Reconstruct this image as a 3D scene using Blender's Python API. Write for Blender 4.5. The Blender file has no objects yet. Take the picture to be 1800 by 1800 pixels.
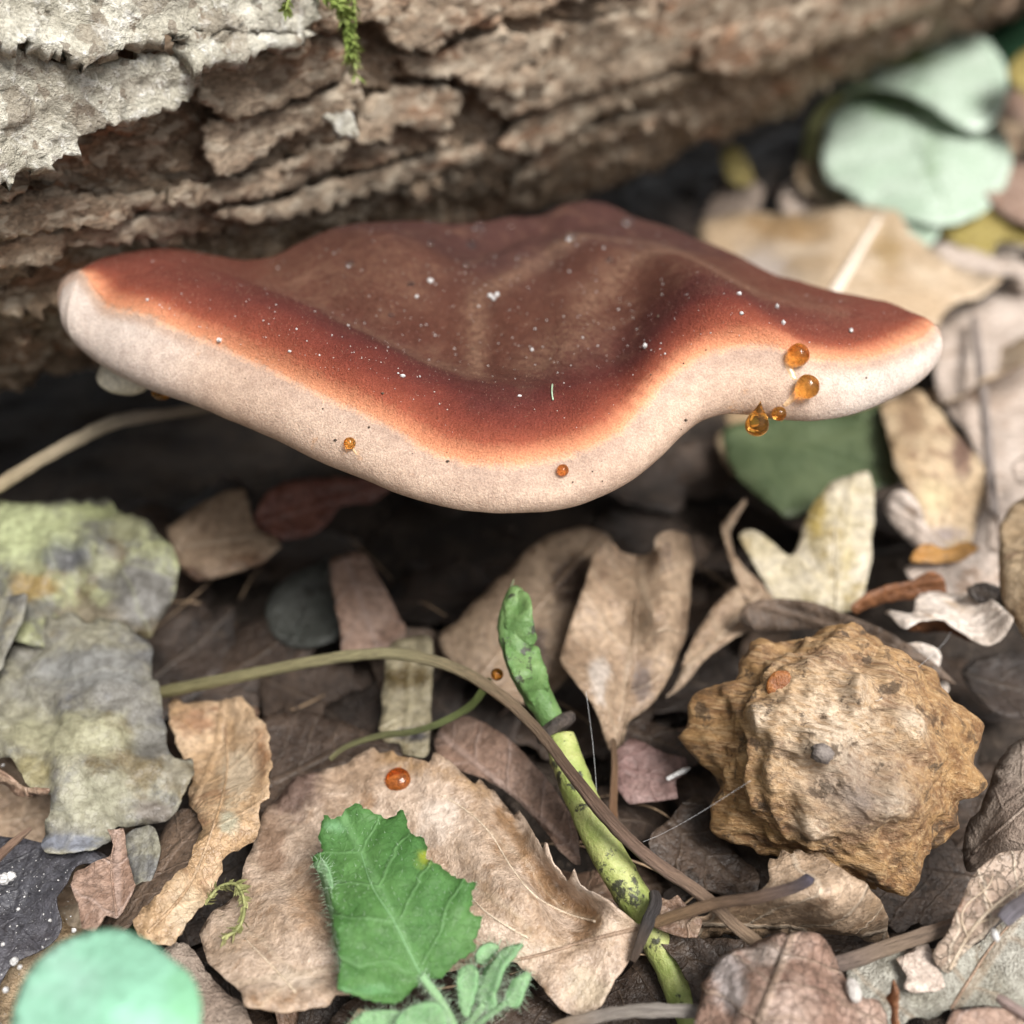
import bpy, math, random
import numpy as np
from mathutils import Vector
from mathutils.geometry import delaunay_2d_cdt
from mathutils.bvhtree import BVHTree

random.seed(7)
rng = np.random.default_rng(7)
sc = bpy.context.scene
col = sc.collection
K = 0.01            # all lengths below are written in centimetres

# ---------------------------------------------------------------- camera
CAM = np.array([0.0, 0.0, 13.9])
PITCH = math.radians(36.0)
FPX = 2000.0        # focal length for an 1800 px wide frame
FWD = np.array([0, math.cos(PITCH), -math.sin(PITCH)])
UP = np.array([0, math.sin(PITCH), math.cos(PITCH)])
RIGHT = np.array([1.0, 0, 0])
cd = bpy.data.cameras.new('camera')
cd.sensor_width = 36.0
cd.lens = 36.0 * FPX / 1800.0
cd.clip_start = 0.005
cd.clip_end = 100.0
cd.dof.use_dof = True
cd.dof.focus_distance = 16.4 * K
cd.dof.aperture_fstop = 10.0
cam = bpy.data.objects.new('camera', cd)
cam.location = CAM * K
cam.rotation_euler = (math.radians(90) - PITCH, 0, 0)
col.objects.link(cam)
sc.camera = cam

# ---------------------------------------------------------------- sky, sun, exposure
SUN_EL, SUN_ROT = math.radians(57), math.radians(140)
w = bpy.data.worlds.new('World')
sc.world = w
w.use_nodes = True
wn = w.node_tree.nodes
wl = w.node_tree.links
bg = wn['Background']
sky = wn.new('ShaderNodeTexSky')
sky.sky_type = 'NISHITA'
sky.sun_disc = False
sky.sun_elevation = SUN_EL
sky.sun_rotation = SUN_ROT
sky.dust_density = 4.0
sky.ozone_density = 0.5
hs = wn.new('ShaderNodeHueSaturation')
hs.inputs['Saturation'].default_value = 0.12
wl.new(sky.outputs[0], hs.inputs['Color'])
wl.new(hs.outputs[0], bg.inputs['Color'])
bg.inputs['Strength'].default_value = 0.06
sd = bpy.data.lights.new('sun', 'SUN')
sd.energy = 2.55
sd.angle = math.radians(26)
sd.color = (1.0, 0.965, 0.92)
sun = bpy.data.objects.new('sun', sd)
# bright overcast: a broad sun high up to the right, a little behind the camera
az = SUN_ROT
sdir = Vector((math.sin(az) * math.cos(SUN_EL), math.cos(az) * math.cos(SUN_EL), math.sin(SUN_EL)))
sun.rotation_euler = sdir.to_track_quat('Z', 'Y').to_euler()
sun.location = (0, 0, 3)
col.objects.link(sun)
sc.view_settings.view_transform = 'Standard'
sc.view_settings.look = 'None'
sc.view_settings.gamma = 1.0
sc.view_settings.use_curve_mapping = False
sc.view_settings.exposure = 1.24
sc.render.engine = 'CYCLES'
sc.cycles.use_denoising = True
sc.cycles.max_bounces = 6
sc.cycles.transparent_max_bounces = 8

# ---------------------------------------------------------------- numpy noise
_perm = rng.permutation(256)
_perm = np.concatenate([_perm, _perm, _perm])
_grad = rng.normal(size=(256, 3))
_grad /= np.linalg.norm(_grad, axis=1)[:, None]

def perlin(p):
    p = np.asarray(p, float)
    i = np.floor(p).astype(int)
    f = p - i
    u = f * f * f * (f * (f * 6 - 15) + 10)
    i &= 255
    def g(dx, dy, dz):
        h = _perm[_perm[_perm[i[..., 0] + dx] + i[..., 1] + dy] + i[..., 2] + dz]
        gr = _grad[h]
        return gr[..., 0] * (f[..., 0] - dx) + gr[..., 1] * (f[..., 1] - dy) + gr[..., 2] * (f[..., 2] - dz)
    def L(a, b, t): return a + (b - a) * t
    x00 = L(g(0, 0, 0), g(1, 0, 0), u[..., 0]); x10 = L(g(0, 1, 0), g(1, 1, 0), u[..., 0])
    x01 = L(g(0, 0, 1), g(1, 0, 1), u[..., 0]); x11 = L(g(0, 1, 1), g(1, 1, 1), u[..., 0])
    return L(L(x00, x10, u[..., 1]), L(x01, x11, u[..., 1]), u[..., 2])

def fbm(p, oct=4, gain=.5):
    p = np.asarray(p, float)
    s, a = 0.0, 1.0
    for k in range(oct):
        s = s + a * perlin(p * 2 ** k + 17.3 * k)
        a *= gain
    return s

def sstep(a, b, x):
    t = np.clip((x - a) / (b - a), 0, 1)
    return t * t * (3 - 2 * t)

# ---------------------------------------------------------------- geometry helpers
def ray(px, py):
    px = np.asarray(px, float); py = np.asarray(py, float)
    return FWD + ((px - 900) / FPX)[..., None] * RIGHT + ((900 - py) / FPX)[..., None] * UP

def at_depth(px, py, d):
    return CAM + np.asarray(d, float)[..., None] * ray(px, py)

LITTER = -.8      # the litter's zero level against the camera's
def at_height(px, py, z):
    r = ray(px, py); z = np.asarray(z, float) + LITTER
    return CAM + ((np.asarray(z, float) - CAM[2]) / r[..., 2])[..., None] * r

def pts(s):
    return np.array([[float(v) for v in q.split(',')] for q in s.split()])

def tag(o, label=None, cat=None, group=None, kind=None):
    if label: o['label'] = label
    if cat: o['category'] = cat
    if group: o['group'] = group
    if kind: o['kind'] = kind
    return o

ORG = {}
def mk(name, verts, faces, mat, parent=None, loc=None, uv=None, attr=None, smooth=True):
    """one mesh object from world-space centimetres"""
    verts = np.asarray(verts, float)
    if parent is not None:
        org = ORG[parent.name]
    else:
        org = np.asarray(loc, float) if loc is not None else np.array([verts[:, 0].mean(), verts[:, 1].mean(), verts[:, 2].min()])
    me = bpy.data.meshes.new(name)
    me.from_pydata(((verts - org) * K).tolist(), [], [list(map(int, f)) for f in faces] if not isinstance(faces, np.ndarray) else faces.tolist())
    if smooth:
        me.polygons.foreach_set('use_smooth', [True] * len(me.polygons))
    if uv is not None:
        lay = me.uv_layers.new(name='UVMap')
        li = np.empty(len(me.loops), int)
        me.loops.foreach_get('vertex_index', li)
        lay.data.foreach_set('uv', np.asarray(uv, float)[li].ravel())
    for k, a in (attr or {}).items():
        if np.ndim(a) == 2:
            at = me.attributes.new(k, 'FLOAT_COLOR', 'POINT')
            at.data.foreach_set('color', np.c_[a, np.ones(len(a))].astype(np.float32).ravel()); continue
        at = me.attributes.new(k, 'FLOAT', 'POINT')
        at.data.foreach_set('value', np.asarray(a, np.float32))
    me.update()
    o = bpy.data.objects.new(name, me)
    col.objects.link(o)
    ms = mat if isinstance(mat, (list, tuple)) else [mat]
    for m in ms: me.materials.append(m)
    if parent is None:
        o.location = org * K
    else:
        o.parent = parent
    ORG[o.name] = org
    return o

def empty(name, loc):
    o = bpy.data.objects.new(name, None)
    o.empty_display_size = .01
    col.objects.link(o)
    o.location = np.asarray(loc, float) * K
    ORG[o.name] = np.asarray(loc, float)
    return o

def catmull(P, n=6, closed=False):
    P = np.asarray(P, float)
    N = len(P)
    out = []
    for i in range(N if closed else N - 1):
        if closed:
            a, b, c, d = P[(i - 1) % N], P[i], P[(i + 1) % N], P[(i + 2) % N]
        else:
            a, b, c, d = P[max(i - 1, 0)], P[i], P[i + 1], P[min(i + 2, N - 1)]
        for k in range(n):
            t = k / n
            out.append(.5 * (2 * b + (c - a) * t + (2 * a - 5 * b + 4 * c - d) * t * t + (3 * b - a - 3 * c + d) * t ** 3))
    if not closed: out.append(P[-1])
    return np.array(out)

def linsub(P, n=4, closed=True):
    P = np.asarray(P, float); out = []
    for i in range(len(P)):
        a, b = P[i], P[(i + 1) % len(P)]
        for k in range(n): out.append(a + (b - a) * k / n)
    return np.array(out)

def resample(P, step):
    Q = np.vstack([P, P[:1]])
    d = np.r_[0, np.cumsum(np.linalg.norm(np.diff(Q, axis=0), axis=1))]
    n = max(8, int(d[-1] / step))
    t = np.linspace(0, d[-1], n, endpoint=False)
    return np.stack([np.interp(t, d, Q[:, k]) for k in range(Q.shape[1])], 1)

def inside(poly, q):
    x, y = q[:, 0], q[:, 1]
    r = np.zeros(len(q), bool)
    j = len(poly) - 1
    for i in range(len(poly)):
        xi, yi = poly[i]; xj, yj = poly[j]
        c = ((yi > y) != (yj > y)) & (x < (xj - xi) * (y - yi) / (yj - yi + 1e-12) + xi)
        r ^= c
        j = i
    return r

def fill(poly, sp):
    """triangulate a closed outline with inner points about sp apart"""
    lo, hi = poly.min(0), poly.max(0)
    gx, gy = np.meshgrid(np.arange(lo[0], hi[0], sp), np.arange(lo[1], hi[1], sp * .87))
    gx = gx + (np.arange(gx.shape[0]) % 2)[:, None] * sp / 2
    q = np.stack([gx.ravel(), gy.ravel()], 1) + rng.normal(size=(gx.size, 2)) * sp * .08
    q = q[inside(poly, q)]
    if len(q):
        dm = np.full(len(q), 1e9)
        for i in range(len(poly)):
            dm = np.minimum(dm, np.abs(q - poly[i]).max(1))
        q = q[dm > sp * .45]
    n = len(poly)
    vs = [Vector(p) for p in poly] + [Vector(p) for p in q]
    r = delaunay_2d_cdt(vs, [(i, (i + 1) % n) for i in range(n)], [], 1, 1e-5)
    V = np.array([[v.x, v.y] for v in r[0]])
    F = np.array([list(f) for f in r[2] if len(f) == 3])
    return V, F

def vnormals(P, F):
    n = np.cross(P[F[:, 1]] - P[F[:, 0]], P[F[:, 2]] - P[F[:, 0]])
    N = np.zeros_like(P)
    for k in range(3): np.add.at(N, F[:, k], n)
    return N / (np.linalg.norm(N, axis=1)[:, None] + 1e-12)

def thicken(P, F, th):
    N = vnormals(P, F)
    n = len(P)
    Q = P - N * th
    e = {}
    for a, b, c in F:
        for u, v in ((a, b), (b, c), (c, a)):
            e[(u, v)] = 1
    faces = [tuple(f) for f in F] + [(f[2] + n, f[1] + n, f[0] + n) for f in F]
    for (u, v) in e:
        if (v, u) not in e: faces.append((v, u, u + n, v + n))
    return np.vstack([P, Q]), faces

def tps(A, reg=1e-3):
    """height over the picture from a few known heights: a plane, bent by thin-plate splines when there are more than three"""
    A = np.array(A, float)
    X = A[:, :2] / 400.0; z = A[:, 2]
    n = len(A)
    if n == 1: return lambda p: np.full(len(p), z[0])
    Pm = np.c_[np.ones(n), X]
    if n <= 3:
        c = np.linalg.lstsq(Pm, z, rcond=None)[0]
        return lambda p: c[0] + (p[:, :2] / 400.0) @ c[1:]
    def ker(a, b):
        r2 = ((a[:, None] - b[None]) ** 2).sum(-1) + 1e-9
        return r2 * np.log(r2) * .5
    M = np.zeros((n + 3, n + 3))
    M[:n, :n] = ker(X, X) + reg * np.eye(n)
    M[:n, n:] = Pm; M[n:, :n] = Pm.T
    s = np.linalg.solve(M, np.r_[z, 0, 0, 0])
    def f(p):
        q = p[:, :2] / 400.0
        return ker(q, X) @ s[:n] + s[n] + q @ s[n + 1:]
    return f

def tube(P, R, seg=8, cap=True, squash=None, rough=0.0, seed=0):
    P = np.asarray(P, float); n = len(P)
    R = np.broadcast_to(np.asarray(R, float), (n,)).copy()
    T = np.gradient(P, axis=0); T /= np.linalg.norm(T, axis=1)[:, None] + 1e-12
    a = np.array([0, 0, 1.0]) if abs(T[0][2]) < .9 else np.array([1.0, 0, 0])
    X = np.cross(T[0], a); X /= np.linalg.norm(X)
    V = []
    for i in range(n):
        X = X - T[i] * (X @ T[i]); X /= np.linalg.norm(X) + 1e-12
        Y = np.cross(T[i], X)
        for k in range(seg):
            t = 2 * math.pi * k / seg
            V.append(P[i] + R[i] * (math.cos(t) * X + math.sin(t) * Y))
    V = np.array(V)
    if rough:
        c = np.repeat(P, seg, axis=0)
        nz = fbm(V * np.array([4, 4, 4]) + seed, 3)
        V = c + (V - c) * (1 + rough * nz)[:, None]
    F = []
    for i in range(n - 1):
        for k in range(seg):
            k2 = (k + 1) % seg
            F.append((i * seg + k, i * seg + k2, (i + 1) * seg + k2, (i + 1) * seg + k))
    if cap:
        F.append(tuple(range(seg))[::-1]); F.append(tuple((n - 1) * seg + k for k in range(seg)))
    return V, F

class Bag:
    """several small pieces joined into one mesh"""
    def __init__(s): s.V = []; s.F = []; s.n = 0
    def add(s, V, F):
        s.V.append(np.asarray(V)); s.F += [tuple(i + s.n for i in f) for f in F]; s.n += len(V)
    def mk(s, name, mat, **k): return mk(name, np.vstack(s.V), s.F, mat, **k)

def pcurve(knots, n=8):
    """a smooth 3-D curve through (px, py, height) knots"""
    k = np.array(knots, float)
    return catmull(at_height(k[:, 0], k[:, 1], k[:, 2]), n)

def sphere(n=16, m=24):
    V = []; F = []
    for i in range(n + 1):
        a = math.pi * i / n
        for j in range(m):
            b = 2 * math.pi * j / m
            V.append((math.sin(a) * math.cos(b), math.sin(a) * math.sin(b), math.cos(a)))
    for i in range(n):
        for j in range(m):
            j2 = (j + 1) % m
            F.append((i * m + j, (i + 1) * m + j, (i + 1) * m + j2, i * m + j2))
    return np.array(V), F

# ---------------------------------------------------------------- material helpers
class G:
    """a small node-graph writer"""
    def __init__(s, name):
        s.m = bpy.data.materials.new(name); s.m.use_nodes = True
        s.t = s.m.node_tree; s.n = s.t.nodes; s.l = s.t.links
        s.p = s.n['Principled BSDF']; s.out = s.n['Material Output']
    def put(s, sock, v):
        if hasattr(v, 'is_output'): s.l.new(v, sock)
        elif v is not None:
            if hasattr(sock.default_value, '__len__') and not hasattr(v, '__len__'): v = (v,) * len(sock.default_value)
            if hasattr(sock.default_value, '__len__') and len(sock.default_value) == 4 and len(v) == 3: v = (*v, 1)
            sock.default_value = v
    def M(s, op, a, b=None, c=None, clamp=False):
        n = s.n.new('ShaderNodeMath'); n.operation = op; n.use_clamp = clamp
        s.put(n.inputs[0], a)
        if b is not None: s.put(n.inputs[1], b)
        if c is not None: s.put(n.inputs[2], c)
        return n.outputs[0]
    def V(s, op, a, b=None):
        n = s.n.new('ShaderNodeVectorMath'); n.operation = op
        s.put(n.inputs[0], a)
        if b is not None: s.put(n.inputs['Scale'] if op == 'SCALE' else n.inputs[1], b)
        return n.outputs[0]
    def cm(s, scale=(1, 1, 1), rnd=True):
        """object coordinates in centimetres, shifted per object"""
        tc = s.n.new('ShaderNodeTexCoord')
        v = s.V('SCALE', tc.outputs['Object'], 100.0)
        if rnd:
            oi = s.n.new('ShaderNodeObjectInfo')
            v = s.V('ADD', v, s.V('SCALE', s.comb(oi.outputs['Random'], oi.outputs['Random'], 0.3), 61.0))
        return s.V('MULTIPLY', v, scale)
    def comb(s, x, y, z):
        n = s.n.new('ShaderNodeCombineXYZ')
        s.put(n.inputs[0], x); s.put(n.inputs[1], y); s.put(n.inputs[2], z)
        return n.outputs[0]
    def uv(s):
        n = s.n.new('ShaderNodeUVMap'); n.uv_map = 'UVMap'
        x = s.n.new('ShaderNodeSeparateXYZ'); s.l.new(n.outputs[0], x.inputs[0])
        return n.outputs[0], x.outputs[0], x.outputs[1]
    def noise(s, v, scale=1, det=4, rough=.55, dist=0):
        n = s.n.new('ShaderNodeTexNoise')
        s.put(n.inputs['Vector'], v); n.inputs['Scale'].default_value = scale
        n.inputs['Detail'].default_value = det; n.inputs['Roughness'].default_value = rough
        n.inputs['Distortion'].default_value = dist
        return n.outputs['Fac']
    def voro(s, v, scale=1, feature='F1', rand=1):
        n = s.n.new('ShaderNodeTexVoronoi'); n.feature = feature
        s.put(n.inputs['Vector'], v); n.inputs['Scale'].default_value = scale; n.inputs['Randomness'].default_value = rand
        return n.outputs['Distance']
    def cells(s, v, scale=1, rand=1):
        n = s.n.new('ShaderNodeTexVoronoi')
        s.put(n.inputs['Vector'], v); n.inputs['Scale'].default_value = scale; n.inputs['Randomness'].default_value = rand
        x = s.n.new('ShaderNodeSeparateColor'); s.l.new(n.outputs['Color'], x.inputs[0])
        return x.outputs[0]
    def warp(s, v, scale, amt):
        n = s.n.new('ShaderNodeTexNoise'); s.put(n.inputs['Vector'], v); n.inputs['Scale'].default_value = scale; n.inputs['Detail'].default_value = 4
        return s.V('ADD', v, s.V('SCALE', s.V('SUBTRACT', n.outputs['Color'], (.5, .5, .5)), amt))
    def map(s, x, a, b, c=0, d=1):
        n = s.n.new('ShaderNodeMapRange'); n.interpolation_type = 'SMOOTHSTEP'
        s.put(n.inputs[0], x); s.put(n.inputs[1], a); s.put(n.inputs[2], b); s.put(n.inputs[3], c); s.put(n.inputs[4], d)
        return n.outputs[0]
    def mix(s, f, a, b, mode='MIX'):
        n = s.n.new('ShaderNodeMix'); n.data_type = 'RGBA'; n.blend_type = mode
        s.put(n.inputs[0], f); s.put(n.inputs[6], a); s.put(n.inputs[7], b)
        return n.outputs[2]
    def ramp(s, f, stops):
        n = s.n.new('ShaderNodeValToRGB'); e = n.color_ramp.elements
        e[0].position, e[0].color = stops[0][0], (*stops[0][1], 1)
        e[1].position, e[1].color = stops[-1][0], (*stops[-1][1], 1)
        for p, c in stops[1:-1]:
            x = e.new(p); x.color = (*c, 1)
        s.put(n.inputs[0], f)
        return n.outputs[0]
    def attr(s, name):
        n = s.n.new('ShaderNodeAttribute'); n.attribute_name = name
        return n.outputs['Fac']
    def bump(s, h, dist=.1, strength=1.0, base=None):
        n = s.n.new('ShaderNodeBump')
        n.inputs['Strength'].default_value = strength; n.inputs['Distance'].default_value = dist * K
        s.put(n.inputs['Height'], h)
        if base is not None: s.l.new(base, n.inputs['Normal'])
        return n.outputs[0]
    def done(s, colr, rough=.6, nrm=None, spec=.4, **kw):
        p = s.p
        s.put(p.inputs['Base Color'], colr); s.put(p.inputs['Roughness'], rough)
        p.inputs['Specular IOR Level'].default_value = spec
        if nrm is not None: s.l.new(nrm, p.inputs['Normal'])
        for k, v in kw.items(): s.put(p.inputs[k.replace('_', ' ')], v)
        return s.m
    def translucent(s, colr, f, nrm=None):
        t = s.n.new('ShaderNodeBsdfTranslucent'); s.put(t.inputs[0], colr)
        if nrm is not None: s.l.new(nrm, t.inputs['Normal'])
        m = s.n.new('ShaderNodeMixShader'); m.inputs[0].default_value = f
        s.l.new(s.p.outputs[0], m.inputs[1]); s.l.new(t.outputs[0], m.inputs[2])
        s.l.new(m.outputs[0], s.out.inputs['Surface'])

def leaf_mat(name, c1, c2, c3=None, vein=None, vs=.5, sp=.55, k=.8, speck=.5, rough=.40, spec=.55, trans=.12, net=.15, blot=.9, fuzz=0, veinh=.06, c4=None, st=(.55, .68), bd=.9, con=1.0):
    """a leaf: two blotch colours, dark stains, side veins off the midrib and a fine net between them"""
    g = G(name)
    co = g.cm()
    uv, u, v = g.uv()
    n1 = g.noise(co, blot, 6, .62, .3)
    n2 = g.noise(co, 7, 4, .6)
    n3 = g.noise(co, 26, 3, .6)
    colr = g.mix(g.map(n1, .38, .62), c1, c2)
    if c3 is not None:
        colr = g.mix(g.map(g.noise(g.V('ADD', co, (9, 4, 2)), blot * 1.6, 6, .68), st[0], st[1], 0, .85), colr, c3)
    if c4 is not None:
        colr = g.mix(g.map(g.noise(g.V('ADD', co, (31, 14, 7)), blot * .8, 5, .6), .56, .64, 0, .9), colr, c4)
    colr = g.mix(1.0, colr, g.mix(g.map(n2, .3, .7), tuple(1 - con * q for q in (.28, .30, .32)), (1 + .2 * con,) * 3), 'MULTIPLY')
    colr = g.mix(1.0, colr, g.mix(g.map(n3, .35, .65), tuple(1 - con * q for q in (.14, .15, .16)), (1 + .12 * con,) * 3), 'MULTIPLY')
    av = g.M('ABSOLUTE', v)
    wob = g.M('MULTIPLY', g.noise(co, 1.2, 3), .5)
    x = g.M('ADD', g.M('SUBTRACT', g.M('MULTIPLY', u, 1.0), g.M('MULTIPLY', av, k)), wob)
    fr = g.M('ABSOLUTE', g.M('SUBTRACT', g.M('FRACT', g.M('DIVIDE', x, sp)), .5))
    side = g.map(fr, .075, .0)
    side = g.M('MULTIPLY', side, g.map(av, 4.0, .4))
    mid = g.map(av, .09, .02)
    netd = g.voro(g.V('ADD', co, g.V('SCALE', g.comb(n2, n2, n2), .25)), 6.5, 'DISTANCE_TO_EDGE')
    nets = g.map(netd, .06, .0)
    h = g.M('ADD', g.M('MULTIPLY', side, .3), g.M('MULTIPLY', mid, .5))
    h = g.M('ADD', h, g.M('MULTIPLY', nets, net))
    pa = g.attr('pa')
    an = g.n.new('ShaderNodeAttribute'); an.attribute_name = 'paint'
    pm = g.map(g.M('ADD', pa, g.M('MULTIPLY', g.M('SUBTRACT', g.noise(g.V('ADD', co, (3, 3, 3)), 2.0, 6, .7), .5), g.map(pa, .0, .25, 0, 1.3))), .25, .75)
    pcol = g.mix(1.0, an.outputs['Color'], g.mix(g.map(n2, .3, .7), tuple(1 - con * q for q in (.28, .30, .32)), (1 + .2 * con,) * 3), 'MULTIPLY')
    colr = g.mix(pm, colr, pcol)
    vc = vein or tuple(min(1, q * 1.45) for q in c1)
    colr = g.mix(g.M('MULTIPLY', g.M('MAXIMUM', side, g.M('MAXIMUM', mid, g.M('MULTIPLY', nets, net * .6))), vs), colr, vc)
    if speck:
        sk = g.map(g.noise(co, 14, 3, .7), .66, .72)
        colr = g.mix(g.M('MULTIPLY', sk, speck), colr, tuple(q * .25 for q in c1))
    hh = g.M('ADD', g.M('MULTIPLY', h, veinh), g.M('MULTIPLY', n2, .06))
    hh = g.M('ADD', hh, g.M('MULTIPLY', n3, .018 + fuzz))
    hh = g.M('ADD', hh, g.M('MULTIPLY', n1, .10))
    nr = g.bump(hh, bd, .9)
    g.done(colr, g.map(n2, .3, .7, rough - .1, rough + .12), nr, spec)
    if trans: g.translucent(colr, trans, nr)
    return g.m

def plain_mat(name, c1, c2, scale=3, stretch=(1, 1, 1), rough=.6, spec=.4, bumpd=.05, c3=None, t3=(.6, .68), det=5, rnd=True, **kw):
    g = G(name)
    co = g.cm(stretch, rnd)
    n = g.noise(co, scale, det, .6)
    n2 = g.noise(co, scale * 5, 4, .6)
    c = g.mix(g.map(n, .36, .64), c1, c2)
    if c3: c = g.mix(g.map(g.noise(g.V('ADD', co, (5, 8, 3)), scale * 1.7, 5, .65), *t3), c, c3)
    c = g.mix(1.0, c, g.mix(g.map(n2, .3, .7), (.75, .75, .75), (1.2, 1.2, 1.2)), 'MULTIPLY')
    h = g.M('ADD', n, g.M('MULTIPLY', n2, .4))
    return g.done(c, rough, g.bump(h, bumpd, 1.0), spec, **kw)

# ================================================================ GROUND
def soil_mat():
    g = G('wet_humus')
    co = g.cm(rnd=False)
    n = g.noise(co, .8, 6, .65); n2 = g.noise(co, 6, 5, .65)
    c = g.mix(g.map(n, .35, .65), (.020, .015, .012), (.055, .040, .030))
    c = g.mix(g.map(n2, .55, .7), c, (.10, .075, .055))
    return g.done(c, .75, g.bump(g.M('ADD', n, g.M('MULTIPLY', n2, .5)), .3), .3)
M_SOIL = soil_mat()

def ground_z(x, y):
    p = np.stack([x, y, 0 * x], -1)
    return -2.2 + .5 * fbm(p * .12, 3) + .22 * fbm(p * .9 + 5, 3)

gx = np.concatenate([-np.geomspace(2000, 26, 22), np.linspace(-24, 40, 216), np.geomspace(42, 2000, 20)])
gy = np.concatenate([-np.geomspace(2000, 6, 22), np.linspace(-4, 75, 264), np.geomspace(78, 2500, 22)])
XX, YY = np.meshgrid(gx, gy)
ZZ = ground_z(XX, YY)
far = np.clip((np.hypot(XX, YY - 30) - 80) / 400, 0, 1)
ZZ = ZZ * (1 - far) + far * (-1.0 + 14 * fbm(np.stack([XX, YY, 0 * XX], -1) * .004, 2))
nx_ = len(gx)
ii, jj = np.meshgrid(np.arange(len(gy) - 1), np.arange(nx_ - 1), indexing='ij')
q = ii * nx_ + jj
GF = np.stack([q, q + 1, q + 1 + nx_, q + nx_], -1).reshape(-1, 4)
ground = mk('ground', np.stack([XX, YY, ZZ], -1).reshape(-1, 3), GF, M_SOIL, loc=(0, 0, 0))
tag(ground, 'dark damp woodland soil under the leaf litter', kind='structure')

# ================================================================ LOG
LA = np.array([-14.0, 25.4, 11.0])                 # a point on the log's axis
LANG = math.radians(40)
LD = np.array([math.cos(LANG), math.sin(LANG), 0.0])
LN = np.array([math.sin(LANG), -math.cos(LANG), 0.0])   # horizontally out towards the camera
LU = np.array([0, 0, 1.0])
def log_r(u): return np.interp(u, [-30, 0, 16, 34, 50, 90], [10.3, 10.3, 10.0, 8.8, 8.1, 7.6])

def log_height(u, s):
    """bark relief: long shelves that run with the grain and break off raggedly"""
    uu_ = u + s * .12
    p = np.stack([uu_ * .085, s * .30, 0 * u], -1)
    wob = fbm(np.stack([uu_ * .35, s * .8, 0 * u + 3], -1), 3) * .28
    rag = fbm(np.stack([u * 2.4, s * 3.0, 0 * u + 9], -1), 4) * .10
    t = fbm(p, 2) * 3.2 + s * .50 + wob + rag
    f = t - np.floor(t)
    h = .88 * (sstep(.0, .12, f) - f) * (.75 + .6 * fbm(np.stack([u * .15, s * .3, 0 * u + 40], -1), 2))     # long shelves along the grain
    t2 = fbm(np.stack([uu_ * .22, s * .9, 0 * u + 20], -1), 3) * 2.6 + s * 1.5 + rag * 1.3
    f2 = t2 - np.floor(t2)
    h = h + .46 * (sstep(0, .15, f2) - f2)
    t3 = fbm(np.stack([uu_ * .6, s * 2.2, 0 * u + 25], -1), 3) * 2.0 + s * 3.0 + rag * 2
    f3 = t3 - np.floor(t3)
    h = h + .20 * (sstep(0, .2, f3) - f3)
    for k_, (fu, fs, dp) in enumerate(((.22, 1.0, .30), (.5, 2.0, .18))):               # thin cracks
        cr = np.abs(fbm(np.stack([uu_ * fu, s * fs, 0 * u + 60 + 11 * k_], -1), 3))
        h = h - dp * (1 - sstep(0, .045, cr))
    h = h + .16 * fbm(np.stack([u * 1.1, s * 2.2, 0 * u + 30], -1), 5, .62)
    h = h + .12 * fbm(np.stack([u * 4.5, s * 6, 0 * u + 70], -1), 3, .7)
    h = h + .5 * fbm(np.stack([u * .09, s * .2, 0 * u + 80], -1), 2)
    return h - .45

def log_point(u, th, off):
    r = log_r(u) + off
    return LA + u[..., None] * LD + (r * np.cos(th))[..., None] * LN + (r * np.sin(th))[..., None] * LU

def bark_mat(name, c1, c2, c3, pale, bumpd=.09):
    g = G(name)
    co = g.cm(rnd=False)
    # turn the grain direction to x
    mp = g.n.new('ShaderNodeMapping'); g.l.new(co, mp.inputs[0])
    mp.inputs['Rotation'].default_value = (0, 0, -LANG)
    v = g.V('MULTIPLY', mp.outputs[0], (.45, 1, 1))
    n = g.noise(v, .7, 6, .65, .4); n2 = g.noise(v, 3.2, 6, .68, .3); n3 = g.noise(v, 14, 4, .65)
    c = g.mix(g.map(n, .35, .62), c1, c2)
    c = g.mix(g.map(g.noise(g.V('ADD', v, (7, 3, 1)), 1.0, 5, .65), .52, .68), c, c3)
    c = g.mix(g.map(n2, .54, .68, 0, .75), c, pale)
    c = g.mix(1.0, c, g.mix(g.map(n3, .32, .68), (.62, .60, .58), (1.3, 1.28, 1.25)), 'MULTIPLY')
    wv = g.warp(v, 2.2, .5)
    f1 = g.cells(wv, 2.6); f2 = g.cells(g.warp(v, 5, .25), 7.0)
    c = g.mix(g.map(f2, .55, .95, 0, .55), c, pale)
    c = g.mix(g.map(f1, .25, .0, 0, .5), c, tuple(q * .45 for q in c1))
    hgt = g.M('ADD', g.M('MULTIPLY', n2, .5), g.M('ADD', g.M('MULTIPLY', n3, .25), g.M('ADD', g.M('MULTIPLY', f1, .30), g.M('MULTIPLY', f2, .20))))
    return g.done(c, .85, g.bump(hgt, bumpd * 4), .2)
M_BARK = bark_mat('weathered_bark', (.215, .148, .10), (.35, .262, .185), (.33, .175, .105), (.60, .51, .40))
M_PLATE_BROWN = bark_mat('brown_bark_plate', (.25, .185, .13), (.38, .30, .225), (.32, .19, .12), (.62, .535, .42))

us = np.concatenate([np.linspace(-34, -9, 50)[:-1], np.linspace(-9, 34, 430)[:-1], np.linspace(34, 80, 200)])
ths = np.concatenate([np.linspace(-math.pi * .62, math.pi * .30, 250)[:-1], np.linspace(math.pi * .30, math.pi * 1.38, 60)[:-1]])
UU, TH = np.meshgrid(us, ths, indexing='ij')
SS = TH * 10.0
HH = log_height(UU, SS)
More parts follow.
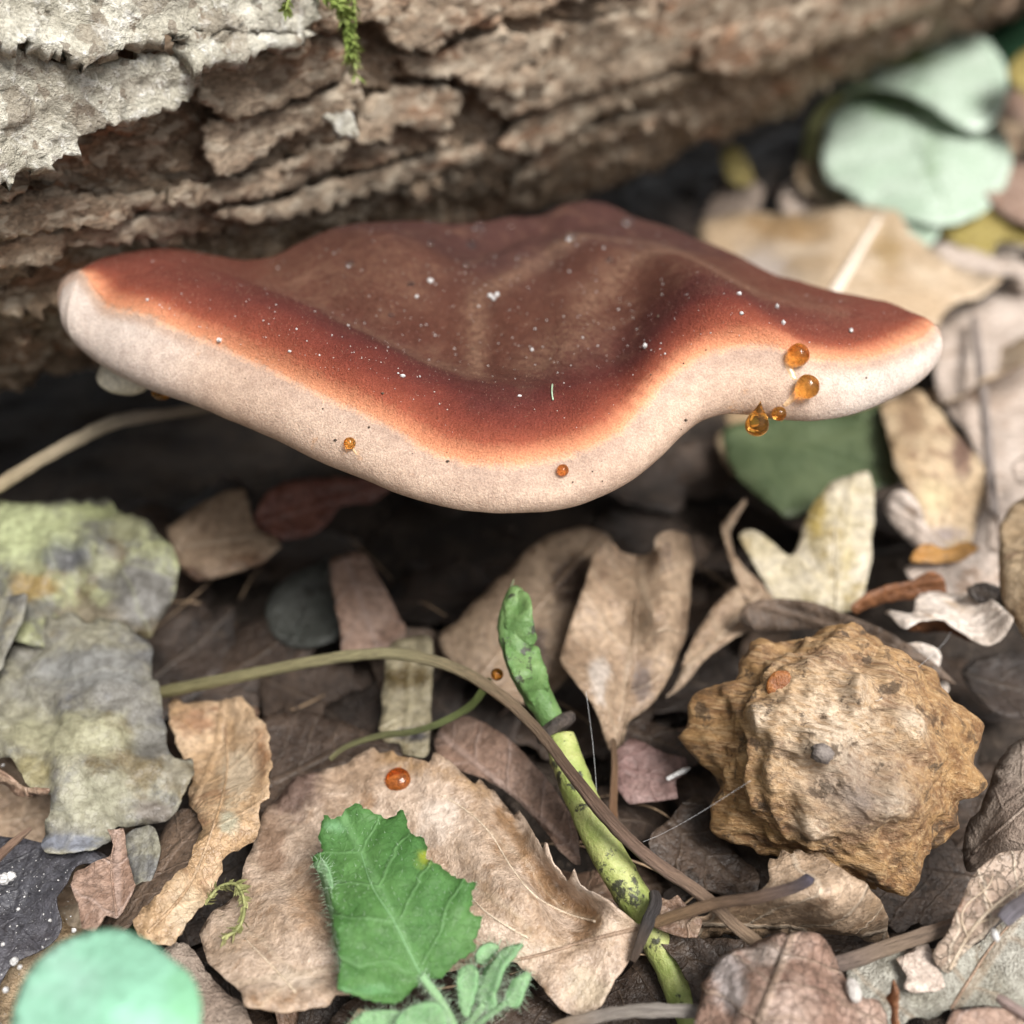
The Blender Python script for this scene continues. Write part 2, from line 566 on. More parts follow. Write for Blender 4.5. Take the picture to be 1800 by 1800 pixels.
# the lowest bark has fallen away from the far, thin end: bare dark wood underneath
LV = log_point(UU, TH, HH)
nt = len(ths)
ii, jj = np.meshgrid(np.arange(len(us) - 1), np.arange(nt), indexing='ij')
j2 = (jj + 1) % nt
LF = np.stack([ii * nt + jj, (ii + 1) * nt + jj, (ii + 1) * nt + j2, ii * nt + j2], -1).reshape(-1, 4)[:, ::-1]
fallen_log = empty('fallen_log', LA - 10 * LU)
tag(fallen_log, 'fallen rotting log with flaking grey and brown bark behind the bracket fungus', 'log')
bark = mk('bark', LV.reshape(-1, 3), LF, M_BARK, parent=fallen_log)
M_END = plain_mat('log_end_wood', (.16, .11, .07), (.22, .16, .1))
for k in (0, len(us) - 1):
    ring = LV[k]
    mk('cut_end', np.vstack([ring, ring.mean(0)]), [(i, (i + 1) % nt, nt) for i in range(nt)], M_END, parent=fallen_log)

def on_log(px, py, off):
    """where the picture ray meets the log, off centimetres above its mean surface"""
    r = ray(px, py)
    o = CAM - LA
    a1, a2 = r @ LN, r @ LU
    b1, b2 = o @ LN, o @ LU
    u = np.zeros(len(px)) + 10.0
    for _ in range(6):
        R = log_r(u) + off
        A = a1 ** 2 + a2 ** 2; B = a1 * b1 + a2 * b2; C = b1 ** 2 + b2 ** 2 - R ** 2
        D = np.maximum(B * B - A * C, 0)
        d = (-B - np.sqrt(D)) / A
        P = CAM + d[:, None] * r
        u = (P - LA) @ LD
    n = P - LA; n = n - (n @ LD)[:, None] * LD
    return P, n / np.linalg.norm(n, axis=1)[:, None]

def lichen_mat():
    g = G('grey_lichened_bark')
    co = g.cm(rnd=False)
    n = g.noise(co, .9, 6, .65, .5); n2 = g.noise(co, 4.5, 6, .7, .4); n3 = g.noise(co, 18, 4, .7)
    c = g.mix(g.map(n, .36, .64), (.46, .43, .35), (.64, .61, .52))
    c = g.mix(g.map(n2, .52, .62, 0, .8), c, (.78, .76, .70))
    c = g.mix(g.map(g.noise(g.V('ADD', co, (4, 9, 2)), 2.6, 6, .7), .60, .68, 0, .8), c, (.17, .12, .08))
    c = g.mix(g.map(n3, .66, .74), c, (.06, .05, .045))
    c = g.mix(1.0, c, g.mix(g.map(n3, .3, .65), (.72, .72, .70), (1.15, 1.15, 1.15)), 'MULTIPLY')
    f1 = g.cells(g.warp(co, 2.0, .5), 2.2); f2 = g.cells(g.warp(co, 5, .2), 6.5)
    c = g.mix(g.map(f1, .16, .02, 0, .55), c, (.22, .17, .12))
    c = g.mix(g.map(f2, .10, .02, 0, .6), c, (.16, .115, .08))
    h = g.M('ADD', g.M('MULTIPLY', n2, .45), g.M('ADD', g.M('MULTIPLY', n3, .22), g.M('ADD', g.M('MULTIPLY', f1, .22), g.M('MULTIPLY', f2, .16))))
    return g.done(c, .8, g.bump(h, .32), .3)
M_LICHEN = lichen_mat()

def plate(outline, mat, off=.35, lift=.5, th=.3, sp=13, rough=.16, rag=7):
    """a flake of bark lying on the log; the lower edge stands off"""
    P2 = resample(linsub(pts(outline), 4), 9)
    j = np.c_[P2 * .045, np.zeros(len(P2))]
    if mat is M_PLATE_BROWN: rag *= .6
    P2 = P2 + rag * np.c_[fbm(j, 4, .7), fbm(j + 31, 4, .7)] + rng.normal(size=P2.shape) * .8
    V, F = fill(P2, sp)
    lo, hi = V[:, 1].min(), V[:, 1].max()
    t = (V[:, 1] - lo) / (hi - lo)
    if mat is M_PLATE_BROWN: off, lift, th, rag = off * .6, lift * .6, .2, rag * .75
    P, N = on_log(V[:, 0], V[:, 1], off + .12 + lift * t ** 2)
    P = P + N * (rough * fbm(P * .9, 5, .62) + .10 * fbm(P * 3.2, 4, .65) + .03 * rng.normal(size=len(P)))[:, None]
    nn = np.cross(P[F[:, 1]] - P[F[:, 0]], P[F[:, 2]] - P[F[:, 0]])
    if (nn * (CAM - P[F[:, 0]])).sum() < 0: F = F[:, ::-1]
    PV, PF = thicken(P, F, th)
    return mk('bark_plate', PV, PF, mat, parent=fallen_log)

# pale plates, upper left
plate('-60,-60 520,-60 560,-10 565,40 520,55 470,60 400,52 330,48 290,62 240,78 190,98 150,112 120,90 60,70 -60,75', M_LICHEN, .75, .55)
plate('-60,60 20,80 80,100 130,118 200,110 260,100 310,95 325,85 345,120 352,150 330,172 300,190 262,198 215,210 172,228 140,240 138,268 80,290 20,318 -60,330', M_LICHEN, .80, .6)
plate('322,52 400,55 470,62 545,58 540,75 500,82 468,92 420,95 362,104 352,118 338,95', M_LICHEN, 1.0, .5)
# brown shelves below them
plate('345,150 372,120 430,110 500,95 560,70 600,75 620,110 600,140 540,165 470,195 420,205 385,195 350,185', M_PLATE_BROWN, .45, .6)
plate('372,212 440,205 510,190 570,165 630,140 640,165 625,190 590,205 560,225 500,250 450,285 420,308 385,308 365,280', M_PLATE_BROWN, .55, .75)
plate('700,95 760,105 830,70 900,60 960,80 960,150 900,170 840,160 800,135 740,140', M_PLATE_BROWN, .5, .5)
plate('300,330 400,318 480,298 560,262 640,256 620,285 560,312 480,338 420,356 300,362', M_PLATE_BROWN, .6, .5)
plate('20,360 130,342 230,346 320,338 300,366 220,388 120,404 30,412 -40,405 -40,370', M_PLATE_BROWN, .6, .5)
plate('-60,425 60,418 150,402 270,383 360,378 340,408 230,424 120,436 100,462 40,474 -60,485', M_PLATE_BROWN, .6, .5)
plate('380,372 470,358 560,330 660,305 760,275 850,262 840,290 760,318 660,345 580,372 500,388 420,396', M_PLATE_BROWN, .6, .55)
plate('950,190 1050,165 1150,140 1235,132 1225,160 1130,180 1040,215 990,245 940,270 880,262', M_PLATE_BROWN, .5, .6, .3, 14)
plate('985,245 1080,215 1180,195 1225,190 1215,220 1130,228 1060,256 1010,270 960,306 900,322', M_PLATE_BROWN, .4, .5, .3, 14)
plate('575,205 628,200 628,238 596,232', M_LICHEN, 1.1, .2, .15, 10)
plate('560,62 620,40 650,30 680,60 705,92 760,95 800,60 880,30 880,-50 560,-50', M_PLATE_BROWN, .65, .45)
plate('640,185 700,160 790,150 820,180 790,225 745,228 700,215 690,250 640,252 632,220', M_PLATE_BROWN, .55, .6)
plate('830,90 960,60 1100,20 1250,-40 1450,-50 1500,-20 1470,10 1400,20 1350,50 1300,70 1250,110 1180,125 1100,150 1000,180 900,210 850,180', M_PLATE_BROWN, .35, .5, .3, 15)
plate('1240,60 1330,40 1420,10 1500,-20 1640,-60 1720,-40 1640,20 1590,40 1500,65 1420,100 1350,130 1310,142 1260,130 1230,128', M_PLATE_BROWN, .55, .5, .3, 15)

# ================================================================ BRACKET FUNGUS
def curve_y(s):
    P = pts(s)
    x, y = P[:, 0], P[:, 1]
    # monotone-friendly cubic (Hermite with harmonic slopes)
    h = np.diff(x); d = np.diff(y) / h
    m = np.r_[d[0], np.where(d[:-1] * d[1:] > 0, 2 * d[:-1] * d[1:] / (d[:-1] + d[1:] + 1e-12), (d[:-1] + d[1:]) / 2 * .5), d[-1]]
    def f(q):
        q = np.clip(q, x[0], x[-1])
        i = np.clip(np.searchsorted(x, q) - 1, 0, len(h) - 1)
        t = (q - x[i]) / h[i]
        return (2*t**3 - 3*t**2 + 1) * y[i] + (t**3 - 2*t**2 + t) * h[i] * m[i] + (-2*t**3 + 3*t**2) * y[i+1] + (t**3 - t**2) * h[i] * m[i+1]
    return f
XL, XR = 101.0, 1655.0
cR = curve_y('101,517 106,500 118,486 142,476 160,497 190,537 250,550 330,585 400,614 480,650 560,690 640,726 700,757 750,787 800,806 850,815 900,815 960,808 1020,790 1080,763 1110,735 1150,690 1200,645 1260,615 1310,605 1370,612 1420,628 1480,635 1540,627 1590,607 1625,590 1643,572 1650,577 1655,592')
cE = curve_y('101,517 104,545 115,580 140,612 190,650 250,680 330,708 400,737 480,771 560,811 640,843 700,868 760,886 820,898 880,902 940,901 1000,893 1060,872 1110,845 1160,805 1200,765 1240,737 1280,728 1320,730 1370,738 1420,740 1470,735 1520,721 1570,700 1620,668 1642,638 1652,612 1655,592')
cB = curve_y('101,517 106,500 118,486 142,474 165,462 200,451 280,446 360,454 420,459 470,456 520,441 600,417 680,401 740,397 800,401 850,392 900,380 950,378 1000,362 1050,361 1090,371 1130,392 1180,408 1240,429 1310,459 1370,488 1430,504 1500,522 1570,539 1620,557 1643,571 1650,577 1655,592')
dR = curve_y('101,19.3 142,19.0 250,18.2 400,17.5 560,16.8 700,16.3 880,16.0 1020,16.05 1110,16.4 1200,16.9 1300,17.15 1420,17.1 1540,17.5 1600,18.0 1643,18.7 1655,18.9')
dB = curve_y('101,19.3 142,19.35 200,20.0 280,20.6 470,21.2 600,21.8 740,22.3 850,22.8 1000,24.2 1100,24.4 1180,23.8 1240,23.0 1310,22.2 1430,21.0 1570,19.8 1643,18.75 1655,18.9')

NU = 520
uu = .5 - .5 * np.cos(np.linspace(0, math.pi, NU))
uu = .35 * uu + .65 * np.linspace(0, 1, NU)
uu[0], uu[-1] = 0, 1
xR = XL + (XR - XL) * uu
yR, yE, yB = cR(xR), cE(xR), cB(xR)
xR_, xE, xB = xR, xR, xR
# the wobble of the growing margin
yE = yE + 1.4 * fbm(np.stack([xR * .012, 0 * xR, 0 * xR], -1), 3)
PR = at_depth(xR, yR, dR(xR))
PE = at_depth(xR, yE, dR(xR) + np.minimum(.12, .002 * np.maximum(yE - yR, 0)))
NT = 150
s = np.linspace(0, 1, NT) ** 1.12
pxs = np.repeat(xR[:, None], NT, 1)
pys = yR[:, None] + (yB - yR)[:, None] * s
dd = dR(xR)[:, None] + (dB(xR) - dR(xR))[:, None] * s ** 1.9
def gau(cx, cy, rx, ry, ang=0):
    a = math.radians(ang)
    X = pxs - cx; Y = pys - cy
    x = X * math.cos(a) + Y * math.sin(a); y = -X * math.sin(a) + Y * math.cos(a)
    return np.exp(-(x / rx) ** 2 - (y / ry) ** 2)
bump = (-.42 * gau(850, 590, 170, 60, 12)        # the hollow in the middle
        - .22 * gau(620, 540, 200, 26, 20)       # the crease that runs into it from the left
        + .30 * gau(480, 570, 230, 55, 26)       # the swelling behind the left margin
        + .38 * gau(700, 455, 150, 42, 8)        # back left hump
        - .30 * gau(860, 425, 90, 26, -25)
        + .34 * gau(1030, 455, 120, 32, 10)      # ridge behind the hollow
        + .42 * gau(1230, 530, 130, 48, 32)      # right swelling
        - .34 * gau(1080, 590, 70, 60, -45)      # the fold left of it
        - .20 * gau(960, 400, 120, 12, -8)
        + .10 * gau(1460, 560, 110, 30, 8))
edge_fade = sstep(0, .12, s)[None, :] * sstep(0, .10, (yR - yB) / 200)[:, None]
bump = 1.0 * bump * edge_fade
TOP = at_depth(pxs, pys, dd)
TOP[..., 2] += bump + .05 * fbm(TOP * .8, 3) * edge_fade + .012 * fbm(TOP * 3.5, 2) * edge_fade
# the margin: from the top edge rounding down to the lower edge
NM = 46
t = np.linspace(0, 1, NM)[1:]
tang = np.gradient(PR, axis=0); tang[:, 2] = 0
tang /= np.linalg.norm(tang, axis=1)[:, None] + 1e-9
outw = np.stack([tang[:, 1], -tang[:, 0], 0 * tang[:, 0]], 1)
wid = np.linalg.norm(PR - PE, axis=1)
ctrl = (PR * .45 + PE * .55) + outw * (wid * .42)[:, None]
MAR = ((1 - t) ** 2)[None, :, None] * PR[:, None] + (2 * t * (1 - t))[None, :, None] * ctrl[:, None] + (t ** 2)[None, :, None] * PE[:, None]
MAR += outw[:, None] * (.035 * fbm(MAR * .7, 3) * np.sin(t * math.pi)[None])[..., None]
# the underside and the join with the log
BK = TOP[:, -1]
depth = np.linalg.norm(BK - PR, axis=1)
NB = 26
t = np.linspace(0, 1, NB)[1:]
BACK = BK + np.stack([0 * depth, .14 * depth, -.16 * depth], 1)
UND1 = PE + np.stack([0 * depth, .30 * depth, .0 * depth], 1)
UND = ((1 - t) ** 2)[None, :, None] * PE[:, None] + (2 * t * (1 - t))[None, :, None] * UND1[:, None] + (t ** 2)[None, :, None] * BACK[:, None]
BKC = BK + np.stack([0 * depth, .10 * depth, -.005 * depth], 1)
NK = 10
t = np.linspace(0, 1, NK)[1:-1]
CLS = ((1 - t) ** 2)[None, :, None] * BACK[:, None] + (2 * t * (1 - t))[None, :, None] * BKC[:, None] + (t ** 2)[None, :, None] * BK[:, None]
LOOP = np.concatenate([TOP, CLS[:, ::-1], UND[:, ::-1], MAR[:, ::-1]], 1)   # back to the first point of TOP
n2 = LOOP.shape[1]
# how far each point is from the orange line, in cm: + on the cap, - on the margin
zt = np.concatenate([np.zeros((NU, 1)), np.cumsum(np.linalg.norm(np.diff(TOP, axis=1), axis=2), 1)], 1)
# measured along the shortest way to the rim, not only along the section
rimP = PR[::6]
zt2 = np.min(np.linalg.norm(TOP[:, :, None] - rimP[None, None, ((yR - yB) > 1.0)[::6]], axis=3), axis=2)
zt = np.minimum(zt, zt2)
zm = -np.concatenate([np.linalg.norm(MAR[:, :1] - PR[:, None], axis=2), np.linalg.norm(MAR[:, :1] - PR[:, None], axis=2) + np.cumsum(np.linalg.norm(np.diff(MAR, axis=1), axis=2), 1)], 1)
zone = np.concatenate([zt, np.repeat(zt[:, -1:], CLS.shape[1], 1), np.repeat(zm[:, -1:] - .5, UND.shape[1], 1), zm[:, ::-1]], 1)
thin = (yR - yB) < 1.5
zone[thin] = np.minimum(zone[thin], -.12)
ii, jj = np.meshgrid(np.arange(NU - 1), np.arange(n2), indexing='ij')
j2 = (jj + 1) % n2
FF = np.stack([ii * n2 + jj, (ii + 1) * n2 + jj, (ii + 1) * n2 + j2, ii * n2 + j2], -1).reshape(-1, 4)

ends_ = np.maximum(1 - sstep(150, 620, xR), sstep(1180, 1600, xR))      # both ends of the bracket: lighter cap colour and a painted rim highlight
def seg_d(x0, y0, x1, y1):
    vx, vy = x1 - x0, y1 - y0
    k = np.clip(((pxs - x0) * vx + (pys - y0) * vy) / (vx * vx + vy * vy), 0, 1)
    return np.hypot(pxs - x0 - k * vx, (pys - y0 - k * vy) * 1.3)
# pale felt left in the creases and on the worn ridges
felt_t = np.zeros_like(pxs)
for x0, y0, x1, y1, wd, am in ((470, 500, 620, 548, 22, .35), (620, 548, 760, 602, 20, .45), (760, 602, 835, 628, 24, .6), (835, 628, 838, 520, 20, .7), (838, 520, 960, 465, 16, .7),
                               (960, 465, 1030, 442, 14, .9), (1030, 442, 1180, 452, 14, .6), (1030, 530, 1090, 490, 26, .7), (1090, 490, 1180, 462, 18, .7), (940, 610, 1040, 560, 40, .5), (1180, 455, 1330, 520, 14, .6), (500, 480, 720, 500, 40, .3), (1330, 520, 1480, 560, 14, .4)):
    felt_t = np.maximum(felt_t, am * np.exp(-(seg_d(x0, y0, x1, y1) / wd) ** 2))
felt = np.concatenate([felt_t, np.zeros((NU, n2 - NT))], 1)

def fungus_mat():
    g = G('bracket_skin')
    co = g.cm(rnd=False)
    z = g.attr('zone')
    nz = g.noise(co, 5, 4, .65)
    nz2 = g.noise(co, 20, 3, .6)
    nb = g.noise(co, .8, 4, .55)
    zj = g.M('ADD', z, g.M('ADD', g.M('MULTIPLY', g.M('SUBTRACT', nz, .5), .22), g.M('MULTIPLY', g.M('SUBTRACT', nz2, .5), .12)))
    zj = g.M('ADD', zj, g.M('MULTIPLY', g.M('SUBTRACT', nb, .5), g.map(z, .1, 1.5, 0, 1.6)))
    f = g.M('DIVIDE', g.M('ADD', zj, 1.0), 6.0, clamp=True)
    P = lambda q: (q + 1.0) / 6.0
    c = g.ramp(f, [(P(-1.0), (.44, .32, .24)), (P(-.45), (.465, .35, .272)), (P(-.10), (.40, .295, .232)), (P(-.03), (.50, .315, .215)),
                   (P(.035), (.56, .265, .15)), (P(.10), (.54, .23, .125)), (P(.34), (.275, .076, .044)),
                   (P(.62), (.175, .043, .029)), (P(1.05), (.098, .025, .021)), (P(1.6), (.074, .023, .019)), (P(2.3), (.080, .029, .020)), (P(3.2), (.090, .036, .024)), (P(4.5), (.082, .035, .025)), (1.0, (.068, .031, .026))])
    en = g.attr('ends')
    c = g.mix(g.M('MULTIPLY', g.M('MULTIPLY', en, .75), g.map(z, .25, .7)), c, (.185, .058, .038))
    c = g.mix(g.M('MULTIPLY', g.map(en, .4, 1.0, 0, .85), g.map(z, -.1, -.3)), c, (.54, .475, .425))  # pale highlight painted into the margin colour at both tips
    lm = g.noise(co, .7, 5, .6)
    c = g.mix(1.0, c, g.mix(g.map(lm, .35, .65), (.93, .91, .90), (1.04, 1.04, 1.04)), 'MULTIPLY')
    # dust and felt on the old part of the cap
    nd = g.noise(co, 1.6, 6, .7, .6)
    nf = g.noise(co, 34, 3, .7)
    fl = g.attr('felt')
    top = g.map(z, .5, 2.2)
    c = g.mix(g.M('MULTIPLY', g.map(nd, .5, .72, 0, .42), top), c, (.19, .105, .07))
    c = g.mix(g.M('MULTIPLY', fl, g.map(g.noise(co, 9, 5, .75), .36, .66, .12, .75)), c, (.30, .19, .125))
    c = g.mix(g.M('MULTIPLY', g.map(nf, .62, .74, 0, .6), g.map(z, .2, 2)), c, (.32, .20, .135))
    c = g.mix(1.0, c, g.mix(g.map(nf, .3, .7), (.80, .78, .78), (1.18, 1.18, 1.18)), 'MULTIPLY')
    c = g.mix(1.0, c, g.mix(g.map(nz, .3, .7), (.88, .86, .86), (1.10, 1.10, 1.10)), 'MULTIPLY')
    # amber stains on the pale margin
    st = g.M('MULTIPLY', g.map(g.noise(g.V('ADD', co, (3, 3, 8)), 2.2, 5, .7), .63, .74, 0, .5), g.map(z, -.1, -.35))
    c = g.mix(st, c, (.50, .24, .09))
    h = g.M('ADD', g.M('MULTIPLY', nf, g.map(z, -.1, .5, .3, .8)), g.M('ADD', g.M('MULTIPLY', nz, g.map(z, -.1, .5, .1, .5)), g.M('MULTIPLY', nz2, g.map(z, -.1, .4, .2, .5))))
    nr = g.bump(h, .065)
    return g.done(c, .85, nr, .10, Subsurface_Weight=.12, Subsurface_Radius=(.0016, .0008, .0005))
M_FUNGUS = fungus_mat()
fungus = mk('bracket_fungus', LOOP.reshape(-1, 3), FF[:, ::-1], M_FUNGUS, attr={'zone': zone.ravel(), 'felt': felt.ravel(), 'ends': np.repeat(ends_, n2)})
tag(fungus, 'large wavy bracket fungus with red brown cap and pale beige rim on the log', 'fungus')
FV = LOOP.reshape(-1, 3)
fb = BVHTree.FromPolygons([Vector(v) for v in FV], FF.tolist())
_c = Vector(CAM)
def on_fungus(px, py):
    d = Vector(ray(px, py)).normalized()
    h, n, i, dist = fb.ray_cast(_c, d)
    if h is None: return None, None
    n = np.array(n)
    if n @ np.array(d) > 0: n = -n
    return np.array(h), n

# ================================================================ LEAVES
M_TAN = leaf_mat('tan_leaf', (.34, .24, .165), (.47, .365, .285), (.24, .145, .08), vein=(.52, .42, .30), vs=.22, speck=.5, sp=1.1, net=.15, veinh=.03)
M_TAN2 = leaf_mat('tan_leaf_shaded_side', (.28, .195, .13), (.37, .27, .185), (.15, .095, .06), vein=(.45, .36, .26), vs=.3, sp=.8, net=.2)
M_BROWN = leaf_mat('brown_leaf', (.20, .125, .085), (.29, .19, .135), (.10, .062, .045), vein=(.38, .28, .2), vs=.4, sp=.6)
M_PINK = leaf_mat('pinkish_brown_leaf', (.26, .165, .12), (.36, .25, .195), (.14, .085, .06), vein=(.42, .32, .28), vs=.35, sp=.7, rough=.5)
M_DARK = leaf_mat('wet_shade_leaf', (.022, .016, .013), (.045, .031, .024), (.06, .042, .03), vein=(.1, .075, .055), vs=.3, rough=.5, trans=.03)  # wet leaf, darkened further so gaps in the litter look shaded
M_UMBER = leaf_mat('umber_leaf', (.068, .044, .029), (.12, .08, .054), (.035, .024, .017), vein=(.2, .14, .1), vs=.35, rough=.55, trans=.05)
M_DARK2 = leaf_mat('soaked_shade_leaf', (.036, .023, .016), (.064, .042, .029), (.020, .014, .010), vein=(.12, .085, .06), vs=.3, rough=.5, trans=.03)  # soaked brown lowered in tone to deepen the shade between leaves
M_RUST = leaf_mat('rust_leaf', (.19, .075, .028), (.25, .105, .042), (.11, .05, .025), vs=.2, rough=.55, trans=.2)
M_ORANGE = leaf_mat('orange_leaf', (.42, .20, .045), (.50, .27, .08), (.3, .14, .05), vs=.2, trans=.25)
M_PALE = leaf_mat('pale_grey_leaf', (.56, .48, .41), (.66, .59, .53), (.40, .29, .19), vs=.2, sp=1.2, rough=.45, net=.2)
M_CREAM = leaf_mat('cream_yellow_leaf', (.50, .43, .27), (.62, .56, .44), (.36, .27, .10), vs=.3, sp=1.0, net=.15, trans=.25, blot=.7)
M_LILAC = leaf_mat('lilac_grey_leaf', (.48, .395, .335), (.62, .53, .465), (.32, .21, .14), vs=.2, rough=.5)
M_STRAW = leaf_mat('straw_brown_leaf', (.44, .315, .19), (.56, .435, .29), (.26, .16, .10), vs=.2, sp=1.2, trans=.2)
M_BIGTAN = leaf_mat('big_tan_leaf', (.45, .335, .22), (.56, .45, .33), (.36, .235, .12), vein=(.75, .68, .58), vs=.15, sp=2.2, net=.0, blot=.45, speck=0, trans=.15)
M_OLIVE = leaf_mat('olive_yellow_leaf', (.28, .22, .06), (.36, .29, .09), (.2, .15, .05), vs=.2, trans=.2)
M_ROTGREEN = leaf_mat('rotting_green_leaf', (.27, .285, .155), (.20, .205, .12), (.085, .082, .08), vs=.12, k=.9, sp=1.3, rough=.5, blot=.55, net=.15, c4=(.10, .075, .04), speck=.4, st=(.46, .58), bd=.5)
M_ROTGREY = leaf_mat('rotting_grey_leaf', (.24, .23, .17), (.16, .155, .14), (.10, .10, .105), vs=.12, sp=1.3, rough=.5, blot=.6, net=.15, c4=(.13, .10, .05), speck=.5, st=(.50, .62), bd=.5)
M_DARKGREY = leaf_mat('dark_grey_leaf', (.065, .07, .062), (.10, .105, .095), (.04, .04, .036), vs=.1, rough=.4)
M_ORBROWN = leaf_mat('orange_brown_leaf', (.38, .25, .14), (.48, .35, .23), (.24, .13, .07), vs=.2, sp=.9, blot=.8)
M_FUZZ = leaf_mat('grey_brown_felted_leaf', (.25, .19, .15), (.34, .275, .225), (.14, .10, .08), vs=.25, sp=.6, fuzz=.04, rough=.75)
M_VEINY = leaf_mat('pale_veined_leaf', (.30, .215, .16), (.38, .29, .225), (.25, .15, .10), vein=(.62, .52, .41), vs=.75, sp=.62, k=.9, net=.55, speck=.9, veinh=.09)
M_LICHLEAF = leaf_mat('grey_green_leaf', (.30, .29, .24), (.42, .41, .36), (.20, .16, .11), vein=(.30, .2, .12), vs=.4, sp=1.0, k=.2, fuzz=.05, speck=.8, blot=1.2)
M_WRINK = leaf_mat('wrinkled_leaf', (.26, .165, .125), (.36, .26, .21), (.17, .10, .075), vein=(.5, .38, .28), vs=.35, sp=.5, k=.4, net=.3, veinh=.14)
M_ROLL = leaf_mat('rolled_leaf', (.34, .235, .15), (.42, .31, .22), (.22, .135, .08), vein=(.66, .56, .44), vs=.5, sp=.75, k=.25, net=.1, veinh=.1)

def green_mat(name, c1, c2, vein, sp, k, rough, spec, trans, veinh=.06, vs=.35):
    return leaf_mat(name, c1, c2, None, vein=vein, vs=vs, sp=sp, k=k, speck=0, rough=rough, spec=spec, trans=trans, net=.12, blot=.8, veinh=veinh, con=.35, bd=.45)
M_GREEN = green_mat('fresh_green_leaf', (.052, .140, .034), (.085, .195, .055), (.13, .26, .10), .62, .7, .6, .3, .18, .10, .55)
M_GREEN_BACK = green_mat('pale_green_underside', (.19, .36, .17), (.25, .43, .22), (.3, .45, .25), .6, .7, .65, .3, .2)
M_MINT = green_mat('mint_green_leaf', (.25, .50, .36), (.265, .53, .38), (.25, .55, .36), 1.5, .9, .42, .5, .2, .02, .1)
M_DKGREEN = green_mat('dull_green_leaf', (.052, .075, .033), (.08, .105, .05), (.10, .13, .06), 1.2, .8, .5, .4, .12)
M_IVY = green_mat('glossy_sheen_green_leaf', (.42, .53, .42), (.50, .60, .50), (.09, .18, .04), 1.6, .9, .30, .9, .2, .05, .25)  # sky sheen mixed into the base colour as paleness
M_DEEPGREEN = green_mat('deep_green_leaf', (.015, .05, .025), (.03, .08, .04), (.04, .1, .05), 1.6, .9, .4, .5, .1)

